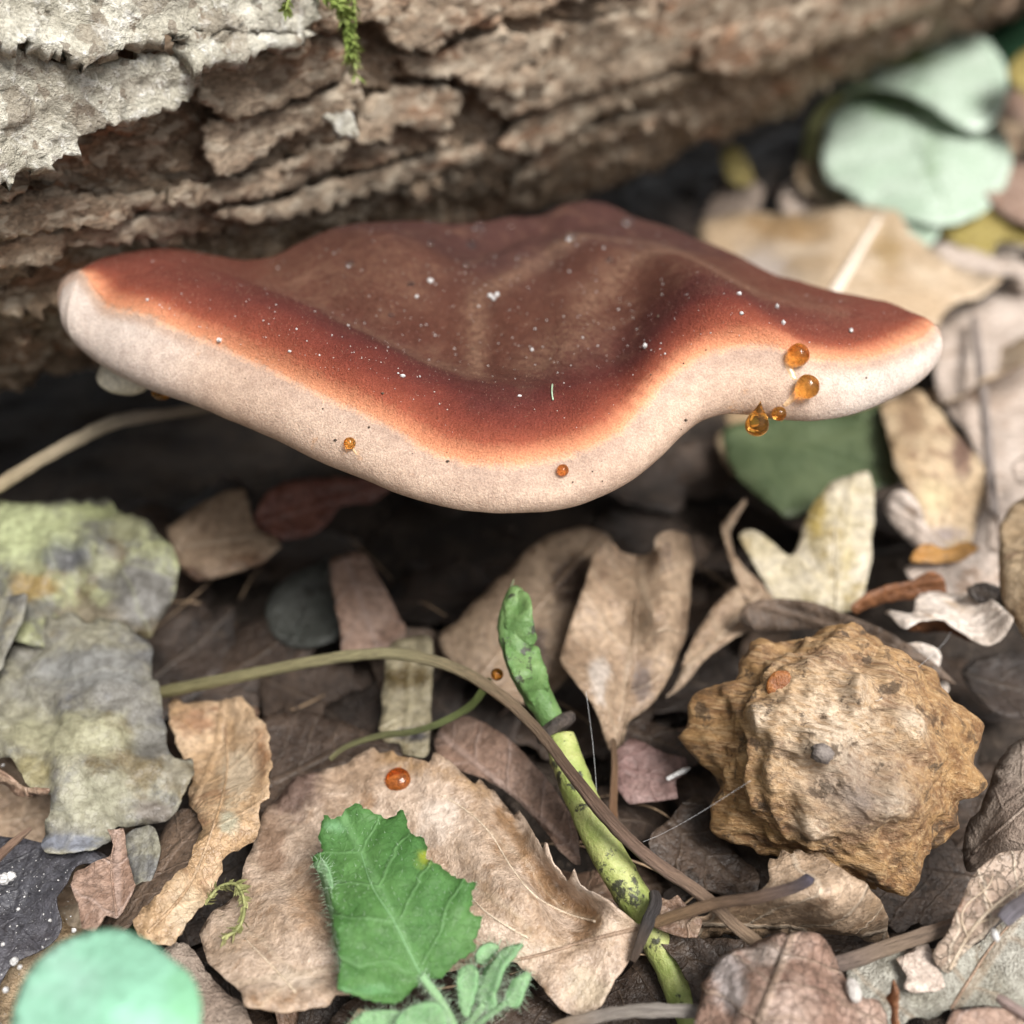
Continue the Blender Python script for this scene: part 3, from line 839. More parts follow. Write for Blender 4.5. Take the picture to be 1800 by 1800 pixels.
LEAF = {}
def leaf(label, outline, anchors, mat, rib=None, name='dead_leaf', cat='leaf', soft=True, sp=17, wave=.05, wf=.55, jag=2.0, th=.022,
         veins=(), ribr=.035, group=None, fine=.012, ribmat=None, parent=None, teeth=None, curl=1.0, pleat=(.022, .85, .8), paint=(), veinmat=None, crease=0):
    P = pts(outline) if isinstance(outline, str) else outline
    P = catmull(P, 6, True) if soft else linsub(P, 4)
    P = resample(P, max(5.0, sp * .55))
    if teeth:
        step, amp = teeth
        n = len(P); T = np.roll(P, -1, 0) - np.roll(P, 1, 0); T /= np.linalg.norm(T, axis=1)[:, None]
        area = np.sum(P[:, 0] * np.roll(P[:, 1], -1) - np.roll(P[:, 0], -1) * P[:, 1])
        Nn = np.stack([T[:, 1], -T[:, 0]], 1) * (1 if area > 0 else -1)
        arc = np.arange(n) * np.linalg.norm(P[1] - P[0])
        P = P + Nn * (amp * (np.mod(arc, step) / step - .3))[:, None]
    sd = rng.random() * 50
    j = np.c_[P * .03, np.full(len(P), sd)]
    P = P + jag * np.c_[fbm(j, 4, .65), fbm(j + 31, 4, .65)] * 1.6
    V, F = fill(P, sp)
    hz = tps(anchors)
    W = at_height(V[:, 0], V[:, 1], hz(V))
    nn = np.cross(W[F[:, 1]] - W[F[:, 0]], W[F[:, 2]] - W[F[:, 0]])
    if (nn * (CAM - W[F[:, 0]])).sum() < 0: F = F[:, ::-1]
    N = vnormals(W, F)
    dmin = np.full(len(V), 1e9)
    for q in P: dmin = np.minimum(dmin, (V[:, 0] - q[0]) ** 2 + (V[:, 1] - q[1]) ** 2)
    rimc = np.exp(-np.sqrt(dmin) / 16.0) * (.03 + .16 * fbm(W * .55 + sd + 7, 2)) * min(1, curl)
    W = W + N * (1.5 * wave * fbm(W * wf + sd, 3) + 1.5 * fine * fbm(W * 3.2 + sd, 3) + rimc + crease * (.22 - np.abs(fbm(W * .9 + sd + 3, 3))) + crease * .5 * (.2 - np.abs(fbm(W * 2.1 + sd + 9, 2))))[:, None]
    if rib is None:
        c = P.mean(0); d = P - c; _, _, vt = np.linalg.svd(d, full_matrices=False)
        e = np.abs(d @ vt[0]).max(); rib = (c - vt[0] * e, c + vt[0] * e)
        rib_geo = None
    else:
        rib = np.array(rib, float); rib_geo = rib
    a, b = np.array(rib[0], float), np.array(rib[-1], float)
    A3, B3 = at_height(*a, hz(a[None])[0]), at_height(*b, hz(b[None])[0])
    ux = (B3 - A3) / np.linalg.norm(B3 - A3)
    Nm = N.mean(0); Nm /= np.linalg.norm(Nm)
    uy = np.cross(Nm, ux); uy /= np.linalg.norm(uy)
    UV = np.stack([(W - A3) @ ux, (W - A3) @ uy], 1)
    if pleat[0]:
        ph = UV[:, 0] - np.abs(UV[:, 1]) * pleat[2] + .25 * fbm(W * .7 + sd, 2)
        W = W + N * (pleat[0] * np.cos(2 * math.pi * ph / pleat[1]) * np.clip(np.abs(UV[:, 1]) / .35, 0, 1))[:, None]
        W = W - N * (.05 * np.exp(-(UV[:, 1] / .16) ** 2))[:, None]
    TV, TF = thicken(W, F, th)
    at = None
    if paint:
        pa = np.zeros(len(V)); pc = np.zeros((len(V), 3)); ws = np.full(len(V), 1e-6)
        for (cx, cy, rx, ry, c_, am) in paint:
            g_ = am * np.exp(-((V[:, 0] - cx) / rx) ** 2 - ((V[:, 1] - cy) / ry) ** 2)
            pa = np.maximum(pa, g_); pc += g_[:, None] ** 3 * np.array(c_); ws += g_ ** 3
        pc /= ws[:, None]
        at = {'pa': np.r_[pa, pa], 'paint': np.vstack([pc, pc])}
    o = mk(name, TV, TF, mat, uv=np.vstack([UV, UV]), parent=parent, attr=at)
    if parent is None: tag(o, label, cat, group)
    bv = BVHTree.FromPolygons([Vector(x) for x in W], F.tolist())
    def on(px, py, off=0.0):
        h, n, i, dist = bv.ray_cast(_c, Vector(ray(px, py)).normalized())
        if h is None: return None
        n = np.array(n); n = n if n @ (CAM - np.array(h)) > 0 else -n
        return np.array(h) + n * off
    LEAF[o.name] = on
    def line(nm, knots, r, m=None):
        Q = catmull(np.array(knots, float), 8)
        S = [on(x, y, r * .15) for x, y in Q]
        S = np.array([q for q in S if q is not None])
        if len(S) > 4:
            V_, F_ = tube(S, np.linspace(r, r * .45, len(S)), 6)
            mk(nm, V_, F_, m or ribmat or mat, parent=o, uv=np.full((len(V_), 2), 3.0))
    if rib_geo is not None and ribr: line('midrib', rib_geo, ribr)
    for v in veins: line('vein', v, ribr * .55, veinmat)
    return o

M_RIB = plain_mat('leaf_rib', (.46, .36, .26), (.55, .45, .34), 6)
M_RIBD = plain_mat('dark_leaf_rib', (.22, .15, .10), (.30, .21, .15), 6)

def band(line, r, c_, am):
    Q = catmull(np.array(line, float), 4)
    return [(x, y, r, r, c_, am) for x, y in Q]
# ---- left side
leaf('yellow green rotting leaf with black stains at the left edge',
     '-90,900 0,880 60,888 130,883 180,876 215,905 258,925 290,955 310,985 314,1015 300,1060 268,1112 255,1122 225,1110 180,1118 120,1130 60,1135 -20,1120 -90,1090',
     [(-60, 900, 2.0), (180, 880, 1.8), (310, 1000, 1.6), (255, 1118, 1.0), (130, 980, 1.95), (150, 940, 2.1), (180, 1020, 1.5), (90, 1040, 1.55), (60, 1120, 1.4), (-60, 1080, 1.5), (200, 1060, 1.55), (140, 1060, 1.25), (240, 940, 1.9)],
     M_ROTGREEN, rib=((-60, 940), (60, 960), (180, 990), (300, 1010)), wave=.07, wf=.8, fine=.02, crease=.42, sp=12, ribr=.0, paint=[(20, 930, 120, 70, (.31, .34, .19), .9), (150, 905, 80, 25, (.25, .27, .14), .8), (120, 975, 60, 35, (.06, .06, .065), 1.0), (225, 930, 60, 30, (.20, .20, .12), .8), (250, 1040, 75, 70, (.125, .12, .11), 1.0), (60, 1030, 60, 28, (.20, .14, .05), .9), (150, 1090, 80, 40, (.17, .145, .10), .9), (180, 990, 40, 30, (.24, .24, .15), .8)])
leaf('grey olive rotting leaf with ragged right side below the yellow green leaf',
     '-90,1240 -20,1200 30,1130 90,1095 150,1090 220,1100 262,1130 268,1185 280,1210 282,1240 290,1280 300,1330 336,1330 340,1370 325,1400 300,1440 255,1450 200,1455 195,1480 160,1495 85,1500 75,1465 95,1400 60,1390 20,1340 -90,1300',
     [(90, 1100, 1.3), (262, 1135, 1.25), (150, 1150, 1.5), (290, 1280, 1.1), (335, 1370, .8), (120, 1300, 1.35), (180, 1230, 1.45), (100, 1240, 1.2), (230, 1340, 1.1), (170, 1350, 1.3), (-60, 1270, 1.2), (90, 1490, .6), (240, 1440, .6), (30, 1340, 1.1), (180, 1400, 1.0)],
     M_ROTGREY, rib=((30, 1180), (120, 1300), (200, 1440)), wave=.08, wf=.9, fine=.025, crease=.42, sp=12, ribr=0, jag=4, paint=[(150, 1180, 110, 45, (.18, .18, .17), .9), (120, 1290, 140, 45, (.275, .265, .175), 1.0), (60, 1350, 40, 50, (.21, .185, .10), .8), (160, 1400, 80, 60, (.265, .255, .185), 1.0), (265, 1300, 40, 50, (.10, .095, .085), 1.0), (310, 1360, 40, 40, (.22, .20, .15), .8), (120, 1480, 70, 22, (.16, .17, .20), 1.0), (270, 1430, 50, 30, (.15, .13, .11), .9)])
leaf('small grey leaf tip folded under the yellow green leaf at the left edge',
     '-60,1060 20,1050 52,1048 40,1090 20,1140 0,1185 -60,1230', [(50, 1050, 2.0), (0, 1180, 1.5), (-60, 1060, 1.6)], M_ROTGREY, wave=.05)
leaf('dark purple brown leaf lining the hollow between the two rotting leaves',
     '-60,1180 20,1130 50,1070 100,1090 150,1110 130,1150 80,1180 20,1215 -60,1250', [(-60, 1180, .9), (60, 1100, 1.0), (130, 1120, .9)], M_DARK2, wave=.1)
leaf('toothed orange brown leaf curling up right of the grey rotting leaf',
     '300,1235 340,1240 385,1232 425,1228 445,1250 465,1275 475,1300 470,1325 478,1345 476,1375 472,1410 455,1420 448,1470 420,1490 392,1505 388,1530 376,1560 355,1590 330,1620 300,1660 240,1640 250,1600 290,1560 330,1520 345,1480 350,1440 330,1400 340,1360 310,1300',
     [(300, 1240, .5), (440, 1240, .9), (474, 1350, 1.1), (400, 1350, .55), (345, 1400, .7), (440, 1470, .9), (390, 1440, 1.2), (310, 1580, 1.0), (370, 1560, .7), (260, 1640, .9)],
     M_ORBROWN, rib=((260, 1640), (330, 1560), (380, 1440), (400, 1340), (390, 1240)), wave=.1, wf=1.2, teeth=(26, 6), jag=3, ribr=.03, paint=[(420, 1360, 40, 60, (.52, .42, .30), .9), (460, 1330, 20, 70, (.26, .14, .07), .8), (340, 1270, 50, 30, (.28, .16, .09), .8), (400, 1440, 25, 30, (.40, .37, .27), .9), (320, 1590, 40, 60, (.48, .37, .25), .8)])
leaf('dark wet brown leaf strip between the grey leaf and the orange brown leaf',
     '210,1560 250,1520 280,1470 300,1440 340,1425 365,1440 370,1470 340,1515 300,1555 255,1590 225,1625 195,1650 170,1640 190,1600',
     [(200, 1640, .5), (300, 1470, .6), (360, 1450, .75), (250, 1560, .6)], M_UMBER, wave=.08, wf=1.5)
leaf('small pinkish brown leaf piece lying on dark soil above the mint green leaf',
     '190,1460 218,1455 222,1500 232,1535 238,1560 222,1590 205,1612 185,1610 165,1640 145,1632 140,1590 128,1560 132,1535 160,1525 190,1512 202,1490',
     [(210, 1460, 1.0), (235, 1560, 1.05), (150, 1630, .9), (130, 1540, .95)], M_PINK, rib=((205, 1610), (195, 1520), (205, 1465)), soft=False, wave=.03, ribr=.02, sp=10)
leaf('dark grey leaf scrap behind the small pinkish piece',
     '220,1470 260,1450 280,1475 275,1520 250,1560 230,1545 222,1500', [(220, 1470, .7), (275, 1480, .75), (240, 1555, .6)], M_ROTGREY, wave=.05, sp=12)
leaf('dark soaked leaf at the bottom left corner sprinkled with white grit',
     '-90,1480 10,1470 70,1480 180,1500 185,1520 140,1530 120,1560 105,1600 108,1640 60,1680 0,1720 -40,1900 -90,1900',
     [(-90, 1480, .35), (180, 1500, .5), (100, 1620, .3), (-60, 1850, .4)], leaf_mat('slate_wet_leaf', (.055, .055, .065), (.085, .082, .095), (.05, .04, .035), vs=.1, rough=.4), wave=.12, wf=1.1)
leaf('brown curled leaf edge near the left border below the grey rotting leaf',
     '-60,1330 0,1352 40,1385 85,1388 70,1402 35,1402 0,1380 -60,1370', [(-60, 1340, 1.2), (80, 1390, 1.25), (0, 1370, 1.15)], M_BROWN, wave=.04, sp=10)
leaf('torn pale brown leaf under the right side of the mint green leaf',
     '280,1680 330,1660 360,1700 395,1740 440,1790 450,1900 260,1900 250,1760', [(280, 1680, .45), (440, 1790, .35), (260, 1880, .3)], M_FUZZ, wave=.12, wf=1.4, jag=6)

# ---- the big toothed leaf at the bottom
CH = '612,1345 640,1322 655,1310 668,1324 690,1318 700,1330 735,1340 757,1350 764,1330 800,1352 832,1385 843,1368 858,1388 866,1385 888,1420 905,1448 914,1424 935,1458 962,1490 968,1478 985,1512 1005,1540 1012,1518 1030,1548 1060,1568 1085,1592 1100,1608 1118,1624 1130,1622 1138,1640 1130,1662 1105,1690 1078,1725 1055,1770 1022,1790 985,1775 940,1722 905,1690 860,1692 800,1705 720,1715 640,1745 592,1748 575,1770 500,1778 432,1776 425,1745 365,1690 350,1640 380,1600 420,1560 440,1500 470,1420 520,1370 570,1345'
leaf('large tan toothed leaf with pleated side lying under the green leaf', CH,
     [(650, 1330, .75), (470, 1420, .35), (380, 1640, .55), (432, 1770, .95), (580, 1760, .85), (560, 1560, .75), (760, 1400, .95), (860, 1463, .95), (943, 1577, 1.0),
      (1047, 1618, .85), (905, 1447, .55), (973, 1553, .30), (1035, 1600, .45), (960, 1480, 1.2), (1060, 1570, 1.15), (1000, 1520, 1.25), (690, 1480, .6), (720, 1580, .85), (800, 1520, .65), (1115, 1625, .78), (900, 1690, .45), (1020, 1780, .35), (800, 1640, .7), (1000, 1700, .5)],
     M_TAN, rib=((1120, 1632), (1040, 1652), (950, 1678), (880, 1690), (780, 1690)), soft=False, sp=12, wave=.06, wf=.9, jag=2, ribmat=M_RIBD, ribr=.035, fine=.016, pleat=(.045, 1.0, .75),
     veins=[[(1047, 1620), (1000, 1607), (943, 1577), (900, 1527), (860, 1463), (813, 1420), (772, 1397)], [(930, 1650), (883, 1623), (843, 1593), (800, 1540)],
            [(520, 1745), (480, 1700), (430, 1650)]], veinmat=M_RIB, paint=band([(870, 1430), (910, 1475), (945, 1530), (985, 1580), (1040, 1612)], 20, (.25, .15, .08), .85) + band([(700, 1345), (790, 1370), (850, 1400)], 22, (.30, .19, .10), .6) + band([(800, 1480), (850, 1560), (910, 1625), (980, 1655)], 26, (.30, .20, .12), .6) + [(780, 1430, 50, 40, (.50, .41, .34), .8), (505, 1380, 70, 70, (.15, .10, .08), 1.0), (480, 1480, 35, 90, (.24, .16, .11), .8), (700, 1330, 60, 26, (.30, .19, .10), .7), (780, 1450, 60, 60, (.50, .41, .34), .8), (1040, 1545, 40, 30, (.50, .41, .34), .9), (540, 1600, 40, 60, (.36, .23, .14), .8), (520, 1720, 70, 40, (.48, .39, .31), .8), (1030, 1740, 50, 50, (.40, .32, .23), .8)])  # the dark upper left patch is shade painted into the leaf
# ---- under the cap, from left to right
leaf('broken pale tan leaf in the shade left under the cap',
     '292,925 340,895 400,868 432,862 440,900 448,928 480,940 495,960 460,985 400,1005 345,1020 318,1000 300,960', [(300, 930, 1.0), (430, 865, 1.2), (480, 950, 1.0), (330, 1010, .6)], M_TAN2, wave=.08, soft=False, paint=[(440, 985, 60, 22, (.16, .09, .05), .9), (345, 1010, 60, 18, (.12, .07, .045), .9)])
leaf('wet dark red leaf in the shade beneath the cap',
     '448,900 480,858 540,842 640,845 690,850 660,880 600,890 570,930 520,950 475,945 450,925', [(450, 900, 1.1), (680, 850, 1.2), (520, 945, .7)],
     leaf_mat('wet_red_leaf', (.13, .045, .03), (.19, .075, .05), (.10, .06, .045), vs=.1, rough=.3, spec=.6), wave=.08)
leaf('dark grey leaf lying deep in the shade left of the pinkish strip',
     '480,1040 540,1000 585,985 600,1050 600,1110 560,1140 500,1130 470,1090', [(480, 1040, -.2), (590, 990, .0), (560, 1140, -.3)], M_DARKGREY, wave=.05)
leaf('pinkish brown leaf strip standing behind the arching stem',
     '580,985 615,970 645,978 668,1020 690,1065 712,1105 700,1140 650,1150 605,1150 596,1090 585,1040', [(600, 975, .9), (660, 1000, .9), (600, 1150, .3), (705, 1110, .4)], M_PINK, wave=.06)
leaf('narrow banded olive leaf hanging below the arching stem',
     '690,1130 752,1118 762,1160 758,1230 755,1300 740,1330 672,1300 670,1240 676,1180', [(690, 1130, .75), (755, 1125, .8), (672, 1290, .3), (752, 1300, .3)],
     leaf_mat('banded_olive_leaf', (.23, .20, .125), (.30, .265, .18), (.11, .075, .03), vs=.25, sp=1.2, c4=(.07, .06, .045)), wave=.05, paint=[(715, 1190, 45, 22, (.085, .06, .022), 1.0), (725, 1290, 40, 14, (.05, .045, .045), 1.0)])
leaf('large tan leaf with dark holes behind the green bud',
     '770,1120 800,1090 850,1040 905,990 960,950 1030,930 1075,945 1060,1000 1040,1070 1010,1140 990,1200 930,1240 860,1210 800,1170',
     [(775, 1120, .3), (960, 950, .9), (1070, 950, .9), (990, 1190, .15), (880, 1080, .6)], leaf_mat('tan_brown_stained_leaf', (.26, .185, .125), (.33, .245, .17), (.085, .055, .04), vs=.25, sp=.9, blot=.6), wave=.09, paint=[(1000, 1020, 40, 55, (.06, .038, .026), 1.0), (940, 1140, 30, 50, (.07, .045, .032), .9), (820, 1090, 40, 40, (.33, .24, .16), .7)])
leaf('tall folded tan leaf standing right of the green bud',
     '1048,962 1075,955 1095,972 1140,975 1160,940 1190,935 1215,960 1212,1040 1200,1120 1175,1190 1140,1240 1105,1270 1095,1310 1075,1320 1060,1290 1040,1240 1010,1200 985,1160 1005,1090 1030,1020',
     [(1060, 960, 1.55), (1125, 985, 1.15), (1160, 960, 1.9), (1205, 960, 1.3), (1205, 1100, .9), (1105, 1090, 1.05), (1150, 1080, 1.75), (1000, 1140, 1.05), (1050, 1060, 1.4), (1055, 1200, 1.15), (1100, 1200, .6), (1150, 1225, .7), (1085, 1310, .3)],
     M_TAN2, rib=((1085, 1310), (1110, 1180), (1120, 1060), (1122, 985)), wave=.05, ribr=.03, paint=[(1055, 1190, 20, 55, (.46, .40, .35), .9), (1130, 1200, 25, 50, (.17, .13, .11), .8), (1060, 1010, 16, 30, (.20, .125, .08), .7)])  # lit left ply and darker right ply painted into the colour
leaf('brown leaf reaching up to the right behind the tall folded leaf',
     '1190,1200 1220,1120 1260,1060 1300,1030 1345,1040 1350,1090 1300,1120 1250,1150 1210,1200 1170,1230', [(1190, 1200, .4), (1300, 1030, .9), (1345, 1070, .8)],
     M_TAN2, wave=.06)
leaf('pinkish brown leaf sloping down between the large toothed leaf and the young shoot',
     '765,1290 800,1262 840,1268 880,1290 930,1335 975,1390 1010,1450 1020,1520 990,1500 950,1450 900,1400 850,1370 800,1350 770,1330',
     [(770, 1290, .25), (840, 1268, .5), (930, 1340, .5), (1015, 1500, .2), (820, 1340, .35), (900, 1390, .25)], M_PINK, rib=((1010, 1490), (930, 1390), (850, 1320), (780, 1295)), wave=.06, ribr=.0)
leaf('dark brown sheet standing in for the shaded upper left part of the large toothed leaf',
     '445,1290 480,1255 560,1250 640,1280 700,1300 700,1345 640,1350 560,1370 500,1420 460,1470 455,1400 470,1340', [(450, 1290, .15), (640, 1280, .3), (460, 1460, .0), (690, 1340, .2)], M_DARK2, wave=.1)  # dark colour stands in for shade on the toothed leaf's upper part
leaf('mauve brown leaf fragment left of the prickly husk',
     '1082,1330 1110,1300 1150,1318 1205,1335 1210,1355 1185,1370 1192,1405 1150,1408 1105,1415 1085,1390', [(1085, 1330, .25), (1205, 1340, .4), (1110, 1410, .15)], leaf_mat('mauve_leaf', (.19, .115, .105), (.25, .165, .15), None, vs=.2, rough=.5), soft=False, wave=.05)
leaf('mauve leaf scrap behind the fragment beside the husk',
     '1090,1270 1130,1262 1200,1290 1235,1320 1215,1350 1150,1320 1100,1310', [(1090, 1270, .1), (1200, 1290, .15), (1210, 1345, .1)], M_DARK2, wave=.06)
leaf('dark mauve leaf below the spider thread and left of the husk',
     '1140,1490 1180,1440 1230,1400 1260,1450 1290,1500 1330,1540 1320,1580 1250,1570 1190,1540', [(1140, 1490, .0), (1230, 1400, .1), (1310, 1570, -.1)], M_DARK2, wave=.1)  # darkened so that the gap beside the husk reads as shade

# ---- right side
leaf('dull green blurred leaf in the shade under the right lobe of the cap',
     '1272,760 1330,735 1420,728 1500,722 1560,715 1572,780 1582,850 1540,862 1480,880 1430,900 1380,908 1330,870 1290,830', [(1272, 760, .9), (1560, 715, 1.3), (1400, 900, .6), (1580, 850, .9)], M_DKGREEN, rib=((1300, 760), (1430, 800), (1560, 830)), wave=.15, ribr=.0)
leaf('pale cream two lobed leaf standing up below the dull green leaf',
     '1300,945 1312,932 1345,945 1378,972 1395,975 1410,930 1430,890 1460,850 1490,836 1520,832 1532,850 1535,900 1530,960 1525,1010 1512,1060 1480,1078 1440,1065 1400,1058 1365,1055 1340,1020 1318,980',
     [(1305, 935, 1.3), (1385, 975, 1.0), (1500, 840, 1.6), (1532, 940, 1.3), (1400, 1050, .7), (1500, 1060, .7), (1465, 960, 1.35)], M_CREAM, rib=((1470, 1070), (1470, 1000), (1470, 920), (1500, 845)), soft=True, wave=.08, paint=[(1435, 900, 24, 70, (.36, .27, .085), .9), (1490, 1000, 14, 60, (.42, .34, .16), .7), (1310, 960, 20, 20, (.40, .30, .14), .7)])
leaf('thin edge on brown leaf looping left of the cream leaf',
     '1275,960 1268,930 1285,900 1310,880 1300,905 1284,935 1290,970 1310,1000 1345,1040 1355,1060 1330,1070 1300,1030', [(1275, 960, 1.1), (1300, 890, 1.2), (1345, 1060, .8)], M_TAN2, wave=.02, sp=9)
leaf('straw brown leaf with a dark band hanging down below the right tip of the cap',
     '1548,715 1580,690 1610,680 1640,715 1690,770 1722,810 1735,850 1720,900 1700,960 1660,968 1630,930 1605,880 1580,830 1560,770',
     [(1555, 715, 1.5), (1610, 685, 1.6), (1725, 820, 1.2), (1690, 960, .7), (1620, 830, 1.5)], M_STRAW, rib=((1680, 960), (1660, 850), (1590, 700)), wave=.15, ribr=0, paint=[(1600, 730, 30, 60, (.26, .17, .10), .8), (1690, 800, 25, 60, (.17, .10, .07), .9), (1640, 870, 40, 40, (.55, .44, .27), .8), (1660, 940, 40, 20, (.36, .29, .26), .8)])
leaf('lilac grey curled leaf lobe below the straw brown leaf',
     '1555,890 1580,860 1610,880 1640,940 1680,965 1720,955 1740,985 1690,985 1640,975 1600,955 1570,920', [(1555, 890, 1.2), (1610, 880, 1.5), (1735, 975, .9), (1600, 950, .8)], M_LILAC, wave=.08)
leaf('bright orange leaf rim below the lilac grey lobe',
     '1600,985 1625,958 1660,965 1700,952 1720,962 1690,985 1650,990', [(1600, 985, 1.15), (1710, 955, 1.25), (1650, 990, 1.1)], M_ORANGE, wave=.03, sp=10)
leaf('rust and mauve leaf below the orange rim',
     '1590,1000 1650,990 1700,980 1760,985 1790,1040 1740,1060 1680,1070 1640,1060 1610,1030', [(1590, 1000, .8), (1780, 990, 1.0), (1650, 1065, .6)], M_LILAC, wave=.1)
leaf('long grey leaf lying flat along the right border behind the cap',
     '1650,560 1690,545 1745,520 1830,500 1860,700 1850,960 1770,985 1735,960 1745,880 1720,800 1690,760 1650,700 1640,640',
     [(1650, 560, .4), (1840, 520, .5), (1840, 950, 1.0), (1740, 950, .8), (1720, 760, .3)], M_LILAC, rib=((1770, 975), (1735, 800), (1715, 560)), wave=.2, wf=.4, ribr=.09)
leaf('tan leaf with a smooth curved edge entering at the right border',
     '1860,820 1810,870 1775,900 1758,950 1754,1000 1760,1050 1785,1095 1860,1180', [(1860, 830, 2.6), (1756, 990, 2.3), (1790, 1095, 2.0), (1860, 1000, 2.9)], M_STRAW, rib=((1780, 960), (1900, 1000)), wave=.06, ribr=0, sp=13)
leaf('orange underside of the leaf entering at the right border',
     '1758,1000 1775,1070 1800,1110 1870,1220 1870,1150 1800,1080', [(1758, 1000, 2.1), (1860, 1200, 1.5), (1860, 1150, 1.8)], M_ORANGE, wave=.02, sp=10)
leaf('round pinkish leaf end at the right border above the smooth tan leaf',
     '1860,790 1815,795 1790,808 1780,828 1790,850 1815,860 1860,860', [(1860, 790, 2.2), (1780, 828, 1.9), (1860, 860, 2.0)], M_LILAC, wave=.03, sp=10)
leaf('curled rust brown leaf edge right of the cream leaf',
     '1500,1072 1520,1050 1560,1030 1600,1022 1635,1005 1658,1018 1664,1040 1655,1052 1620,1050 1570,1058 1530,1068 1510,1080', [(1505, 1075, 1.3), (1600, 1020, 1.7), (1660, 1020, 1.75), (1660, 1050, 1.4), (1570, 1058, 1.3)], M_RUST, wave=.03, sp=10)
leaf('pale leaf with an upturned rust edge above the prickly husk',
     '1556,1080 1580,1078 1605,1080 1612,1055 1640,1045 1700,1050 1745,1055 1775,1080 1782,1092 1765,1115 1735,1132 1710,1125 1685,1105 1655,1090 1620,1095 1590,1102',
     [(1556, 1080, 1.75), (1620, 1050, 1.6), (1745, 1055, 1.9), (1782, 1092, 2.1), (1735, 1130, 1.7), (1650, 1088, 1.95), (1680, 1070, 1.55)], M_PALE, rib=((1665, 1085), (1710, 1075), (1770, 1070)), wave=.02, sp=10, ribr=.02)
leaf('rust coloured fold under the pale leaf above the husk',
     '1592,1100 1615,1082 1650,1085 1690,1108 1725,1132 1690,1120 1655,1112 1620,1108', [(1592, 1100, 1.6), (1650, 1086, 1.8), (1720, 1130, 1.5), (1640, 1110, 1.3)], M_RUST, wave=.01, sp=8)
leaf('dark umber leaf bowed over the top of the prickly husk',
     '1300,1075 1330,1055 1380,1052 1440,1062 1500,1085 1560,1110 1620,1150 1680,1200 1640,1190 1560,1150 1490,1115 1420,1105 1350,1110 1310,1100', [(1300, 1080, 1.2), (1400, 1055, 1.5), (1600, 1130, 1.6), (1670, 1195, 1.2), (1400, 1105, 1.1)], M_UMBER, wave=.05)
leaf('pale lilac leaf behind the upper right of the husk',
     '1480,1115 1530,1112 1560,1135 1620,1130 1655,1150 1650,1180 1670,1210 1640,1230 1590,1200 1530,1160', [(1480, 1115, 1.3), (1620, 1130, 1.5), (1650, 1220, .9), (1540, 1160, 1.1)], M_PALE, wave=.06)
leaf('narrow dark leaf in the gap right of the husk',
     '1690,1180 1760,1150 1850,1160 1860,1260 1790,1270 1730,1250', [(1690, 1180, .3), (1850, 1160, .5), (1780, 1270, .2)], M_DARK, wave=.08)
leaf('grey brown felted leaf at the right border beside the husk',
     '1735,1380 1770,1320 1800,1290 1870,1250 1870,1500 1790,1495 1740,1520 1700,1530 1690,1500 1700,1450 1720,1420',
     [(1740, 1380, 1.0), (1860, 1280, 1.5), (1860, 1490, 1.3), (1700, 1520, .5), (1770, 1430, 1.3)], M_FUZZ, wave=.09, wf=1.1, rib=((1710, 1500), (1800, 1420), (1860, 1350)), ribr=.03)
leaf('pale veined brown leaf with a tapering lower end near the right border',
     '1870,1480 1800,1492 1760,1500 1725,1525 1700,1560 1682,1600 1665,1640 1648,1660 1640,1680 1650,1700 1668,1714 1685,1700 1690,1685 1730,1655 1760,1620 1790,1580 1870,1540',
     [(1860, 1490, 1.9), (1720, 1530, 1.7), (1650, 1680, 1.15), (1690, 1690, 1.1), (1770, 1600, 1.6), (1720, 1600, 1.65), (1860, 1540, 1.6)], M_VEINY, rib=((1668, 1705), (1715, 1625), (1790, 1560), (1860, 1520)), wave=.05, wf=1.2, sp=10, ribr=.028, ribmat=M_RIB,
     veins=[[(1700, 1645), (1690, 1615), (1700, 1590), (1735, 1560), (1745, 1540)], [(1715, 1625), (1745, 1615), (1762, 1632)], [(1735, 1605), (1765, 1590), (1790, 1595)], [(1690, 1660), (1710, 1668), (1715, 1672)], [(1745, 1595), (1730, 1570), (1720, 1550)]])
leaf('grey green crumbling leaf at the bottom right under the veined leaf',
     '1490,1700 1520,1680 1590,1665 1660,1670 1720,1660 1800,1590 1870,1580 1870,1780 1760,1770 1690,1765 1640,1790 1600,1790 1575,1830 1560,1900 1470,1900 1485,1800',
     [(1490, 1700, .7), (1660, 1670, .8), (1860, 1590, 1.0), (1860, 1780, .7), (1500, 1880, .5), (1640, 1780, .7)], M_LICHLEAF, rib=((1620, 1860), (1680, 1760), (1745, 1660), (1800, 1600)), wave=.1, wf=1.4, jag=4, ribr=.025, ribmat=M_RIBD, sp=12)
leaf('flat lilac leaf fragment lying on the grey green leaf',
     '1576,1684 1610,1664 1632,1660 1642,1690 1658,1712 1664,1735 1640,1738 1605,1742 1590,1735 1596,1712', [(1576, 1684, 1.0), (1632, 1660, 1.0), (1650, 1736, .95)], M_LILAC, soft=False, wave=.02, sp=9)
leaf('thin upright rusty leaf sliver at the bottom right',
     '1552,1755 1560,1745 1566,1720 1574,1740 1574,1790 1580,1830 1560,1830 1562,1775', [(1566, 1722, 1.35), (1556, 1760, 1.1), (1575, 1830, .9)], M_RUST, soft=False, wave=.01, sp=7)
leaf('purplish smooth leaf edge in the bottom right corner',
     '1668,1790 1700,1778 1745,1776 1800,1784 1870,1800 1870,1900 1660,1900', [(1668, 1790, 1.1), (1870, 1800, 1.2), (1760, 1890, 1.0)], M_PINK, wave=.04, sp=12)
